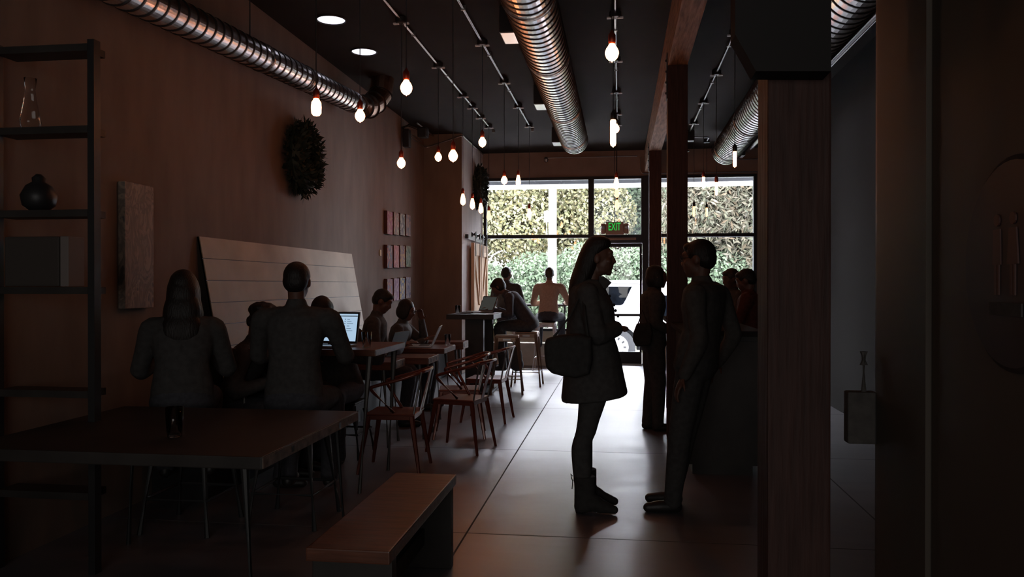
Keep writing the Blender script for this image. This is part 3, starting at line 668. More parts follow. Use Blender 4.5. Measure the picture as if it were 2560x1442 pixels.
# ceiling fixtures
for y, lab in ((6.84, 'nearest'), (9.6, 'middle'), (12.2, 'farthest')):
    t = thing('square_downlight', f'square black surface-mounted ceiling fixture left of the central duct, {lab} of the three', 'ceiling light', (-.87, y, H))
    g = NB(); box(g, (-.165, 0, -.23), (.0-.001+.04, .33, -.001), .004); obj('housing', g, M['black'], t)
    g = NB(); box(g, (-.155, .01, -.236), (.03, .32, -.2305)); obj('lens', g, M['lens_panel'], t)
t = thing('square_downlight', 'square black ceiling fixture behind the end of the right duct', 'ceiling light', (1.92, 13.85, H))
g = NB(); box(g, (-.165, 0, -.23), (.165, .33, -.001), .004); obj('housing', g, M['black'], t)
g = NB(); box(g, (-.155, .01, -.236), (.155, .32, -.2305)); obj('lens', g, M['lens_panel'], t)
for (x, y, lab) in ((-2.60, 6.99, 'nearer of the two bright round recessed ceiling lights'), (-2.62, 7.99, 'farther of the two bright round recessed ceiling lights')):
    t = thing('recessed_light', lab, 'ceiling light', (x, y, H))
    g = NB(); lathe(g, [(.122, -.004), (.122, -.001)], n=36); obj('diffuser', g, M['downlight'], t)
    g = NB(); tube(g, [V((.132*math.cos(a), .132*math.sin(a), -.004)) for a in np.linspace(0, 2*math.pi, 37)], .009, 6); obj('rim', g, M['black'], t)
# pipe beside the right duct and pipes on the walls
b = NB(); tube(b, [(2.2, 5, 3.75), (2.2, S-.2, 3.75)], .04, 12); tag(obj('ceiling_pipe', b, M['steel']), 'bright straight pipe under the ceiling right of the right duct', 'pipe')
b = NB(); tube(b, [(1.9, S-.03, 3.62), (2.4, S-.03, 3.62)], .016, 8); tube(b, [(-1.3, S-.03, 3.72), (.3, S-.03, 3.72)], .013, 8); tube(b, arc([(.36, S-.03, 3.7), (.36, S-.03, 3.42), (.44, S-.03, 3.40), (2.4, S-.03, 3.40)], 5, .08), .011, 8)
ell(b, (-1.33, S-.03, 3.69), (.04, .03, .05)); tag(obj('wall_pipe', b, M['steel']), 'thin pipes fixed across the wall above the front windows', 'pipe')
b = NB()
tube(b, arc([(XL+.02, 11.3, 3.62), (XL+.02, 12.45, 3.62), (XL+.06, YSTEP-.02, 3.62), (XB, YSTEP-.02, 3.79), (XB+.015, YSTEP+.02, 3.80), (XB+.015, S-.05, 3.80)], 4, .07), .012, 8)
tube(b, [(XL+.02, 11.3, 3.67), (XL+.02, 12.3, 3.67)], .010, 8); tube(b, [(XL+.16, 11.5, 3.80), (XL+.16, 12.5, 3.80)], .012, 8)
tag(obj('wall_conduit', b, M['steel']), 'pair of thin conduits turning around the far left wall return near the ceiling', 'conduit')
t = thing('wall_speaker', 'small dark speaker with its bracket at the top of the left wall', 'speaker', (XL, 11.25, 3.6))
g = NB(); box(g, (.03, -.09, -.20), (.12, .05, .06), .01); obj('housing', g, M['black'], t)
g = NB(); tube(g, [(0, -.02, .08), (.1, -.02, .12), (.28, .06, .06)], .022, 8); box(g, (.22, .0, -.05), (.36, .16, .10), .02); obj('bracket', g, M['black'], t)

# ------------------------------------------------------------------ exit sign
Ye = 13.6; ec = at(1537, 571, Ye)
t = thing('exit_sign', 'exit sign with green letters and two lamp heads hanging before the glass door', 'exit sign', ec)
px = 13.5/2000
g = NB(); box(g, (-22*px, -.03, -16*px), (22*px, .03, 16*px), .012); obj('housing', g, M['box_metal'], t)
for s in (-1, 1):
    g = NB(); box(g, (s*22*px if s > 0 else -35*px, -.035, -14*px), (35*px if s > 0 else -22*px, .035, 13*px), .03); a = obj('side_housing', g, M['box_metal'], t)
    g = NB(); lathe(g, [(.032, 0), (.036, .01), (.03, .02), (.012, .026)], n=20); bmesh.ops.rotate(g, verts=g.verts, cent=(0, 0, 0), matrix=Matrix.Rotation(math.pi/2, 3, 'X')); bmesh.ops.translate(g, verts=g.verts, vec=(s*29*px, -.034, 3*px)); obj('lamp_head', g, M['silver'], t, True)
text_mesh('lettering', 'EXIT', .185, M['exit_green'], t, (-.005, -.033, 3.5*px), (math.pi/2, 0, 0), .003, sx=.55)
g = NB(); tube(g, [(0, 0, 16*px), (0, 0, H-ec.z)], .009, 8); obj('rod', g, M['black'], t)

# ------------------------------------------------------------------ wreaths, paintings, wall panel
def wreath(lab, c, R, r, thick, seed):
    t = thing('wreath', lab, 'wreath', c)
    rr = random.Random(seed); g = NB()
    for i in range(1500):
        a = rr.uniform(0, 2*math.pi); b_ = rr.uniform(0, 2*math.pi); q = r*rr.uniform(.45, 1.05)
        rad = R+q*math.cos(b_); x = thick*.45+thick*.55*math.sin(b_)*rr.uniform(.6, 1.0)
        p = V((max(.01, x), rad*math.cos(a), rad*math.sin(a)))
        out = V((math.sin(b_)*.7+.35, math.cos(a)*math.cos(b_), math.sin(a)*math.cos(b_))).normalized()
        d = (out+V((rr.uniform(-.5, .5), rr.uniform(-.9, .9), rr.uniform(-.9, .9)))).normalized(); s = d.cross(V((rr.random(), rr.random(), rr.random()))).normalized()
        L = rr.uniform(.05, .10)
        if (p+d*L).x < .005: d.x = abs(d.x)
        vs = [g.verts.new(p), g.verts.new(p+d*L*.5+s*.016), g.verts.new(p+d*L), g.verts.new(p+d*L*.5-s*.016)]; g.faces.new(vs)
    for v in g.verts: v.co.x = max(v.co.x, .004)
    obj('foliage', g, M['leaf_dark'], t)
    g = NB(); tube(g, [V((max(thick*.45, r*.62+.004), R*math.cos(a), R*math.sin(a))) for a in np.linspace(0, 2*math.pi, 41)], r*.62, 8, caps=False); obj('hoop', g, M['leaf_dark'], t)
wreath('large dark leafy wreath on the left wall above the slanted board', (XL, 7.42, 2.64), .215, .14, .17, 3)
wreath('dark leafy wreath high on the side wall next to the front window', (XB, 13.75, 3.12), .22, .14, .16, 5)

t = thing('tall_painting', 'tall narrow abstract canvas on the left wall behind the long-haired seated person', 'painting', (XL, 4.64, 1.27))
g = NB(); box(g, (0.002, 0, 0), (.05, .31, .80), .004); obj('canvas', g, art_mat('tall_canvas', [(.10, .085, .08), (.26, .20, .16), (.17, .13, .11), (.33, .25, .19), (.12, .11, .11)], 3, 5, (1, 2, .9)), t)
cols = [[(.45, .30, .18), (.25, .03, .03), (.30, .05, .12), (.5, .3, .2)], [(.40, .32, .18), (.10, .08, .03), (.35, .12, .06), (.45, .35, .2)], [(.50, .42, .30), (.02, .02, .02), (.4, .3, .2), (.2, .25, .1)], [(.45, .32, .26), (.12, .14, .18), (.4, .25, .2), (.5, .4, .35)],
        [(.35, .25, .18), (.05, .06, .10), (.3, .06, .04), (.4, .25, .2)], [(.35, .2, .15), (.30, .02, .03), (.5, .15, .1), (.05, .02, .05)], [(.5, .33, .15), (.10, .05, .12), (.45, .25, .08), (.3, .05, .04)], [(.5, .42, .25), (.03, .10, .06), (.3, .4, .25), (.05, .06, .12)],
        [(.4, .25, .15), (.15, .05, .1), (.35, .1, .08), (.1, .12, .2)], [(.45, .3, .3), (.15, .04, .12), (.3, .12, .2), (.5, .35, .3)], [(.55, .45, .3), (.03, .08, .2), (.5, .35, .1), (.5, .45, .35)], [(.35, .35, .42), (.12, .15, .28), (.45, .4, .4), (.3, .3, .4)]]
names = [['red and orange', 'olive brown', 'pale with a black streak', 'grey and pink'], ['dark blue and red', 'deep red', 'orange and purple', 'pale with a green streak'], ['brown and purple', 'mauve', 'cream with a blue figure', 'pale blue']]
colname = ['leftmost', 'second from left', 'third from left', 'at right']; rown = ['top', 'middle', 'bottom']
zt = [2.41, 1.955, 1.50]
for r in range(3):
    for c in range(4):
        y0 = 10.31+c*.315; o_ = thing('small_painting', f'small {names[r][c]} abstract canvas, {rown[r]} row, {colname[c]}', 'painting', (XL, y0, zt[r]-.31+c*.012), group='twelve small canvases on the left wall')
        g = NB(); box(g, (.002, .03, 0), (.045, .285, .31), .003); cv = obj('canvas', g, M['wood_red'], o_)
        g = NB(); box(g, (.0455, .033, .003), (.048, .282, .307)); obj('painted_face', g, art_mat('painted_face', cols[r*4+c], r*4+c+1, 7, (1, 1.6, .8)), o_)
b = NB(); box(b, (XL+.001, 10.13, 1.80), (XL+.012, 10.19, 1.88)); tag(obj('price_tag', b, M['paper']), 'tiny cream label on the wall left of the small canvases', 'label')
# slanted shiplap board leaning on the wall bench
t = thing('slanted_board', 'wide pale board of horizontal planks leaning against the left wall behind the bench', 'wall panel', (XL, 5.58, .46))
W_, zt_ = 3.40, 1.32; off = .24
nb = 8; hgt = math.hypot(zt_, off); ang = math.atan2(off, zt_)
g = NB()
for k in range(nb):
    a, c2 = k*hgt/nb+.006, (k+1)*hgt/nb
    p0 = V((off-math.sin(ang)*a+.025, 0, math.cos(ang)*a)); p1 = V((off-math.sin(ang)*c2+.025, 0, math.cos(ang)*c2)); nn = V((math.cos(ang), 0, math.sin(ang)))*-.02
    prism(g, [p0, p1, p1+nn, p0+nn], (0, W_, 0))
p0 = V((off+.018, 0, 0)); p1 = V((.018, 0, zt_)); nn = V((math.cos(ang), 0, math.sin(ang)))*-.014
obj('planks', g, M['panel'], t); g = NB(); prism(g, [p0, p1, p1+nn, p0+nn], (0, W_, 0)); obj('backing', g, M['black'], t)
t = thing('banquette_bench', 'long dark bench fixed along the left wall under the slanted board', 'bench', (XL, 4.9, 0))
g = NB(); box(g, (.002, 0, .40), (.50, 7.3, .455), .008); obj('seat', g, M['wood_dark'], t)
g = NB(); box(g, (.05, .02, 0), (.44, 7.28, .40)); obj('base', g, M['black'], t)

# ------------------------------------------------------------------ barn doors
t0 = thing('barn_door_rail', 'flat steel rail of the sliding barn doors on the side wall', 'rail', (XB, 12.7, 2.20))
g = NB(); box(g, (.03, .0, -.03), (.04, 1.72, .03)); 
for yy in (.05, .7, 1.5): tube(g, [(.0, yy, 0), (.035, yy, 0)], .015, 8)
obj('rail', g, M['white_metal'], t0); g = NB(); box(g, (.02, .0, -.03), (.07, .06, .04), .006); obj('stop', g, M['black'], t0)
for k, (y0, lab) in enumerate(((13.08, 'pale wooden sliding barn door with a diagonal brace, nearer of the two'), (13.80, 'pale wooden sliding barn door with a diagonal brace, the one touching the window'))):
    t = thing('barn_door', lab, 'barn door', (XB+.05, y0, 0)); h_, w_ = 2.12, .66
    g = NB(); box(g, (.0, 0, .04), (.028, w_, h_)); obj('planks', g, M['wood_pale'], t)
    g = NB(); box(g, (.03, 0, .04), (.052, .09, h_)); box(g, (.03, w_-.09, .04), (.052, w_, h_)); box(g, (.03, .09, h_-.20), (.052, w_-.09, h_)); box(g, (.03, .09, .04), (.052, w_-.09, .2)); box(g, (.03, .09, .95), (.052, w_-.09, 1.07)); obj('rails', g, M['wood_pale'], t)
    a, c2 = (V((.03, .09, h_-.22)), V((.03, w_-.13, 1.09))) if k == 0 else (V((.03, w_-.13, h_-.22)), V((.03, .09, 1.09)))
    g = NB(); prism(g, [a, a+V((0, .07, 0)), c2+V((0, .07, 0)), c2], (.02, 0, 0)); obj('brace', g, M['wood_pale'], t)
    for yy in (.12, .54):
        g = NB(); box(g, (.054, yy-.02, h_-.22), (.060, yy+.02, h_+.17)); tube(g, [(-.012, yy, h_+.145), (.062, yy, h_+.145)], .055, 18); obj('hanger_wheel', g, M['black'], t)

# ------------------------------------------------------------------ furniture
def table(name, lab, x0, x1, y0, y1, z, th, top_m='wood_top', leg='metal', slots=True, group=None):
    t = thing(name, lab, 'table', ((x0+x1)/2, (y0+y1)/2, 0), group=group); hx, hy = (x1-x0)/2, (y1-y0)/2
    g = NB(); box(g, (-hx, -hy, z-th), (hx, hy, z), .005); obj('tabletop', g, M[top_m], t)
    g = NB(); box(g, (hx+.0005, -hy+.004, z-th+.003), (hx+.004, hy-.004, z-.004)); e = obj('end_grain', g, M['wood_end'], t)
    if slots:
        g = NB()
        for k in (-.5, .5): box(g, (hx+.0042, k*hy-.012, z-th*.75), (hx+.006, k*hy+.012, z-th*.25))
        obj('slots', g, M['black'], e)
    for sx in (-1, 1):
        for sy in (-1, 1):
            g = NB(); a = V((sx*(hx-.10), sy*(hy-.06), z-th-.001)); c2 = V((sx*(hx-.05), sy*(hy-.04), 0)); tube(g, [a, c2], [.018, .013], 8); obj('leg', g, M['leg_metal'] if leg == 'metal' else M['black'], t)
    return t
table('small_table', 'small wooden table, nearest of the low row by the wall, beside the second armchair', -2.58, -1.95, 6.72, 7.12, .75, .07)
table('small_table', 'small wooden table with a dark laptop, second of the low row by the wall', -2.60, -1.74, 7.15, 7.58, .75, .06)
table('small_table', 'small wooden table carrying the open silver laptop, third of the low row', -2.6, -1.83, 8.22, 8.80, .75, .055, slots=False)
table('small_table', 'small wooden table in front of the high table, farthest of the low row', -2.60, -1.83, 9.24, 9.56, .75, .09)
table('foreground_table', 'large thick-topped table in the dark foreground at the left', -2.72, -1.38, 2.95, 4.10, .75, .05, top_m='wood_dark', leg='black')
t = thing('communal_table', 'high table in front of the man with the glowing laptop', 'table', (-2.16, 5.6, 0))
g = NB(); box(g, (-.52, -.36, .935), (.52, .40, .98), .006); obj('tabletop', g, M['wood_top'], t)
for sx in (-1, 1):
    for a, c2 in (((sx*.46, -.30), (sx*.40, -.34)), ((sx*.46, .30), (sx*.40, .34))):
        g = NB(); tube(g, [(a[0], a[1], .934), (c2[0], c2[1], 0)], [.024, .014], 8); obj('leg', g, M['leg_metal'], t)
t = thing('high_table', 'black high table with the man in dark clothes working at it', 'table', (-1.9, 10.7, 0))
g = NB(); box(g, (-.32, -.6, .975), (.30, .6, 1.04), .006); obj('tabletop', g, M['wood_dark'], t)
g = NB(); box(g, (-.10, -.45, .03), (.14, -.36, .974)); obj('leg_panel', g, M['wood_dark'], t)
g = NB(); box(g, (-.02, .3, .03), (.14, .4, .974)); obj('leg_panel', g, M['wood_dark'], t)
g = NB(); box(g, (-.24, -.52, 0), (.24, .52, .03), .006); obj('base', g, M['black'], t)
b = NB(); box(b, (XB+.2, S-.42, 1.04), (-.93, S-.08, 1.08), .005)
t = thing('window_bar', 'thin black counter along the front window in front of the man in beige', 'counter', (0, 0, 0)); obj('worktop', b, M['black'], t)
for x in (-2.2, -.98):
    g = NB(); tube(g, [(x, S-.2, .401 if x < -1 else .401), (x, S-.2, 1.04)], .02, 8); obj('leg', g, M['black'], t)
# foreground bench
t = thing('wooden_bench', 'reddish wooden bench in the foreground beside the dark table', 'bench', (-.99, 3.42, 0))
g = NB(); box(g, (-.16, -.60, .40), (.16, .60, .45), .006); obj('seat', g, M['wood_top'], t)
for s in (-1, 1):
    g = NB(); box(g, (-.155, s*.52-.03, 0), (.155, s*.52+.03, .399), .005); obj('leg_panel', g, M['wood_dark'], t)
g = NB(); box(g, (-.02, -.49, .12), (.02, .49, .2)); obj('stretcher', g, M['wood_dark'], t)

def armchair(lab, x, y, rz, grp='copper metal armchairs by the low tables'):
    """seat faces local +y"""
    t = thing('metal_armchair', lab, 'chair', (x, y, 0), rz, grp); c = M['copper']
    g = NB(); box(g, (-.185, -.19, .435), (.185, .19, .452), .008); box(g, (-.175, -.18, .405), (.175, .18, .436), .004); obj('seat', g, c, t)
    for sx in (-1, 1):
        for sy in (-1, 1):
            a = V((sx*.165, sy*.165, .43)); e = V((sx*.215, sy*.235, 0)); g = NB(); tube(g, [a, e], [.022, .012], 6); obj('leg', g, c, t)
    z1, z2 = .77, .665
    pts = [(-.13, -.02, .455), (-.235, .14, z2-.015), (-.235, .10, z2), (-.235, -.12, z2+.06), (-.20, -.25, z1), (0, -.285, z1+.005), (.20, -.25, z1), (.235, -.12, z2+.06), (.235, .10, z2), (.235, .14, z2-.015), (.13, -.02, .455)]
    g = NB(); tube(g, arc(pts, 4, .06), .0125, 8); obj('arm_rail', g, c, t, True)
    g = NB(); prism(g, [V((-.03, -.19, .45)), V((.03, -.19, .45)), V((.035, -.275, .765)), V((-.035, -.275, .765))], (0, -.006, 0)); obj('back_splat', g, c, t)
    for sx in (-1, 1):
        g = NB(); tube(g, [(sx*.165, -.18, .44), (sx*.20, -.25, z1)], .008, 6); obj('back_stay', g, M['steel'], t)
    return t
armchair('glossy copper metal armchair nearest the camera, beside the tall hairpin table leg', -1.72, 6.0, math.radians(92))
armchair('glossy copper metal armchair second from the camera, closest to the aisle', -1.36, 6.8, math.radians(78))
armchair('glossy copper metal armchair pushed against the second small table, behind the aisle one', -1.50, 7.42, math.radians(100))
armchair('glossy copper metal armchair farthest from the camera, just before the bar stools', -1.38, 8.3, math.radians(86))
armchair('dark metal armchair barely visible in the foreground at the far left of the table', -2.45, 2.45, math.radians(0), None)
def stool(lab, x, y, rz, m, h=.76, back=False):
    t = thing('bar_stool', lab, 'stool', (x, y, 0), rz, None)
    g = NB(); box(g, (-.155, -.155, h-.02), (.155, .155, h), .008); box(g, (-.15, -.15, h-.075), (.15, .15, h-.021), .004); obj('seat', g, M[m], t)
    for sx in (-1, 1):
        for sy in (-1, 1):
            g = NB(); tube(g, [(sx*.135, sy*.135, h-.03), (sx*.205, sy*.205, 0)], [.03, .016], 6); obj('leg', g, M[m], t)
    q = .187; g = NB()
    tube(g, [(-q, -q, .2), (q, -q, .2), (q, q, .2), (-q, q, .2), (-q, -q, .2)], .009, 6); obj('footrest', g, M['black' if m == 'black' else 'steel'], t)
    g = NB(); box(g, (-.05, -.1535, h-.062), (.05, -.1505, h-.04)); obj('handle_slot', g, M['silver'], t)
    return t
stool('worn metal bar stool carrying the hunched man in dark clothes', -1.30, 11.25, 0, 'stool')
stool('worn metal bar stool standing empty at the near corner of the high table', -1.47, 10.42, .1, 'stool')
stool('pale metal bar stool under the man in the beige sweater', -1.23, 13.4, 0, 'white_metal', .79)
stool('pale metal bar stool under the person at the left end of the window counter', -1.92, 13.45, 0, 'white_metal', .79)
stool('dark tall stool under the broad-shouldered person', -1.95, 4.62, 0, 'black', .61)
stool('dark tall stool under the long-haired person by the tall painting', -2.50, 4.42, 0, 'black', .63)
t = thing('shelving_unit', 'dark open shelving unit standing against the wall at the far left', 'shelf', (-3.11, 3.6, 0))
for a in (0, .53):
    g = NB(); box(g, (a, 0, 0), (a+.035, .05, 2.62)); obj('upright_post', g, M['black'], t)
for z in (2.60, 2.20, 1.79, 1.41, .9, .4):
    g = NB(); box(g, (.036, .0, z-.035), (.529, .14, z)); obj('shelf_board', g, M['wood_dark'], t)
b = NB(); box(b, (-3.04, 3.61, 1.412), (-2.74, 3.73, 1.66), .01); tag(obj('storage_box', b, M['crate']), 'wide dark box on the shelf at the far left', 'box')
b = NB(); box(b, (-2.735, 3.61, 1.412), (-2.69, 3.73, 1.66), .004); tag(obj('book', b, M['book']), 'pale upright book next to the dark box on the shelf', 'book')
t = NB(); lathe(t, [(.035, 0), (.075, .03), (.085, .08), (.06, .13), (.03, .15), (.032, .17), (.012, .19)], (-2.92, 3.70, 1.791), 24); tag(obj('teapot', t, M['black'], smooth=True), 'rounded dark pot on the upper shelf at the far left', 'pot')
t = NB(); lathe(t, [(.04, 0), (.05, .04), (.035, .12), (.022, .2), (.03, .26)], (-2.95, 3.68, 2.201), 24); tag(obj('bottle_vase', t, M['tumbler'], smooth=True), 'slim glass vase high on the shelf at the far left', 'vase')

# ------------------------------------------------------------------ laptops and small table items
def lit_screen():
    m = mat('lit_screen', (.02, .02, .02), .3); nt = m.node_tree; b = nt.nodes['Principled BSDF']; b.inputs['Emission Color'].default_value = (.47, .66, .86, 1); b.inputs['Emission Strength'].default_value = .85; return m
M['screen_on'] = lit_screen()
M['ui_dark'] = mat('screen_text', (.05, .09, .14), .5, emit=(.1, .2, .32), es=.3)
M['ui_bar'] = mat('screen_bar', (.01, .01, .02), .5)
def laptop(lab, x, y, z, rz, tilt, w=.33, d=.23, scr='screen_off', body='silver', ui=False):
    """screen faces local -y"""
    t = thing('laptop', lab, 'laptop', (x, y, z), rz)
    g = NB(); box(g, (-w/2, -d, 0.001), (w/2, 0, .016), .004); bs = obj('base', g, M[body], t)
    g = NB(); box(g, (-w/2+.03, -d+.1, .0165), (w/2-.03, -.02, .018)); obj('keyboard', g, M['keys'], bs)
    R = Matrix.Rotation(-tilt, 3, 'X')
    def rot(g): bmesh.ops.rotate(g, verts=g.verts, cent=(0, 0, 0), matrix=R); bmesh.ops.translate(g, verts=g.verts, vec=(0, .004, .016)); return g
    g = NB(); box(g, (-w/2, 0, 0), (w/2, .008, d), .003); obj('lid', rot(g), M[body], t)
    g = NB(); box(g, (-w/2+.006, -.0015, .008), (w/2-.006, 0, d-.006)); sc0 = obj('bezel', rot(g), M['screen_frame'], t)
    g = NB(); box(g, (-w/2+.016, -.0025, .018), (w/2-.016, -.0016, d-.016)); sn = obj('screen', rot(g), M[scr], t)
    if ui:
        g = NB(); box(g, (-w/2+.016, -.0035, d-.036), (w/2-.016, -.0026, d-.030)); obj('menu_bar', rot(g), M['ui_bar'], sn)
        g = NB()
        for k in range(6): box(g, (.055, -.0035, d-.058-k*.017), (.063, -.0026, d-.053-k*.017)); box(g, (.075, -.0035, d-.057-k*.017), (.075+.02+.014*((k*7) % 3), -.0026, d-.054-k*.017))
        obj('screen_text', rot(g), M['ui_dark'], sn)
    return t
lp = at(842, 830, 5.42)
laptop('open laptop with a glowing pale blue screen on the high table', lp.x-.06, 5.55, .981, math.radians(-6), math.radians(14), .34, .235, 'screen_on', 'silver', True)
laptop('open silver laptop seen from behind on the third low table', -2.03, 8.50, .751, math.radians(-82), math.radians(24))
laptop('open dark laptop on the second low table', -2.12, 7.36, .751, math.radians(-100), math.radians(20), body='keys')
laptop('open laptop with a grey screen on the high table in front of the hunched man', -1.86, 11.0, 1.041, math.radians(-38), math.radians(26), .30, .23)
def tumbler(lab, p, h=.11, r=.036):
    g = NB(); lathe(g, [(r*.8, 0), (r, h), (r-.003, h), (r*.8-.003, .006)], p, 20); return tag(obj('drinking_glass', g, M['tumbler'], smooth=True), lab, 'glass')
tumbler('clear drinking glass on the near left corner of the black high table', (-2.12, 10.35, 1.041))
tumbler('clear drinking glass at the right end of the high table beside the seated man', (-1.76, 5.42, .981))
tumbler('clear drinking glass behind the open silver laptop on the third low table', (-1.90, 8.72, .751), .12)
tumbler('clear glass in the dark on the foreground table', (-1.95, 3.3, .751), .13, .04)
t = thing('paper_cup', 'white paper cup on the window counter behind the hunched man', 'cup', (xat(1243, 14.2), 14.2, 1.081))
g = NB(); lathe(g, [(.03, 0), (.042, .12)], n=20); obj('cup', g, M['white'], t, True); g = NB(); lathe(g, [(.045, .121), (.045, .13), (.038, .138)], n=20); obj('lid', g, M['white'], t, True)
b = NB(); box(b, (-2.1, 10.42, 1.041), (-1.96, 10.62, 1.055), .003); tag(obj('notebook', b, M['cloth_char']), 'dark notebook lying on the black high table', 'notebook')
b = NB(); box(b, (-1.75, 10.25, 1.0408), (-1.62, 10.46, 1.0418)); tag(obj('paper_sheet', b, M['white']), 'white sheet of paper at the near corner of the black high table', 'paper')

# ------------------------------------------------------------------ people
def rotz(a): return Matrix.Rotation(a, 3, 'Z')
def head_shapes(bm, c, Mx, s=1.0):
    def e(p, r): ell(bm, c+Mx@(V(p)*s), V(r)*s, Mx)
    e((0, -.012, .022), (.074, .095, .092)); e((0, .028, -.035), (.060, .066, .068)); e((0, .066, -.088), (.024, .022, .020)); e((0, .02, -.07), (.052, .058, .036))
    e((0, .076, .040), (.050, .018, .016))
    limb(bm, [c+Mx@(V((0, .084, .022))*s), c+Mx@(V((0, .103, -.018))*s), c+Mx@(V((0, .094, -.028))*s)], [.008*s, .012*s, .010*s], 8)
    for sx in (-1, 1):
        e((sx*.076, -.008, -.006), (.010, .020, .032)); e((sx*.030, .077, .014), (.013, .012, .009)); e((sx*.040, .062, -.018), (.022, .022, .018)); limb(bm, [c+Mx@(V((sx*.013, .092, -.024))*s)]*1+[c+Mx@(V((sx*.010, .094, -.026))*s)], [.007*s]*2, 8)
    e((0, .086, -.050), (.022, .011, .007)); e((0, .085, -.061), (.019, .010, .007))
def hand_shapes(bm, w, d, up, s=1.0, curl=.6, thumb=1):
    d = d.normalized(); up = (up-d*up.dot(d)).normalized(); side = d.cross(up)*thumb
    Mx = Matrix((side, d, up)).transposed()
    ell(bm, w+d*.045*s, V((.040, .052, .016))*s, Mx)
    for k, L in enumerate((.070, .078, .072, .056)):
        p = w+d*.078*s+side*(.030-.020*k)*s; dirn = d.copy(); pts = [p]; 
        for j, f in enumerate((.45, .32, .25)):
            a = curl*(j+.4)*.6; dirn = d*math.cos(a)-up*math.sin(a); p = p+dirn*L*f*s; pts.append(p)
        limb(bm, pts, [.0095*s, .009*s, .0085*s, .0075*s], 8)
    p = w+d*.02*s+side*.034*s; limb(bm, [p, p+(d*.5+side*.7-up*.2)*.035*s, p+(d*.9+side*.7-up*.4)*.055*s], [.012*s, .011*s, .009*s], 8)
def hair_shapes(bm, c, Mx, style, s=1.0, seed=0):
    def e(p, r): ell(bm, c+Mx@(V(p)*s), V(r)*s, Mx)
    e((0, -.020, .036), (.082, .098, .090))
    if style == 'short': e((0, -.050, .0), (.078, .066, .075)); e((0, .045, .080), (.055, .04, .03))
    if style == 'cap': e((0, -.03, .0), (.088, .088, .09)); e((0, .05, .06), (.07, .05, .035))
    if style == 'bob': e((0, -.04, -.02), (.088, .08, .10)); e((.065, .0, -.03), (.022, .06, .085)); e((-.065, .0, -.03), (.022, .06, .085))
    if style == 'long':
        e((0, -.045, -.03), (.092, .08, .12)); e((0, -.07, -.13), (.105, .062, .13)); e((0, -.085, -.24), (.115, .055, .12))
        for sx in (-1, 1): e((sx*.075, .0, -.06), (.022, .055, .12)); e((sx*.085, -.01, -.17), (.03, .05, .12))
    if style == 'curly':
        r = random.Random(seed)
        for _ in range(46):
            v = V((r.gauss(0, 1), r.gauss(0, 1)-.35, r.gauss(0, 1)+.4)).normalized()
            if v.y > .65 and v.z < .4: continue
            e((v.x*.09, v.y*.10-.015, v.z*.09+.03), (.032, .032, .032))
def ering(c, a, b, n=20, p=2.3):
    out = []
    for k in range(n):
        t = 2*math.pi*k/n; ct, st = math.cos(t), math.sin(t)
        out.append(c+a*math.copysign(abs(ct)**(2/p), ct)+b*math.copysign(abs(st)**(2/p), st))
    return out
def torso(bm, pel, chest, nb, side_p, side_c, k=1.0):
    ax = (chest-pel).normalized(); fp = side_p.cross(ax).normalized()*-1; fc = side_c.cross(ax).normalized()*-1
    mid = (pel+chest)/2-fp*.012
    loft(bm, [ering(pel-ax*.10, side_p*.12*k, fp*.09*k), ering(pel-ax*.04, side_p*.168*k, fp*.118*k), ering(pel+ax*.06, side_p*.165*k, fp*.115*k), ering(mid, (side_p+side_c)*.5*.142*k, fp*.10*k), ering(chest-ax*.08, side_c*.165*k, fc*.118*k), ering(chest+ax*.02, side_c*.178*k, fc*.108*k), ering(chest+ax*.07, side_c*.14*k, fc*.075*k), ering(chest.lerp(nb, .8), side_c*.065*k, fc*.058*k)])
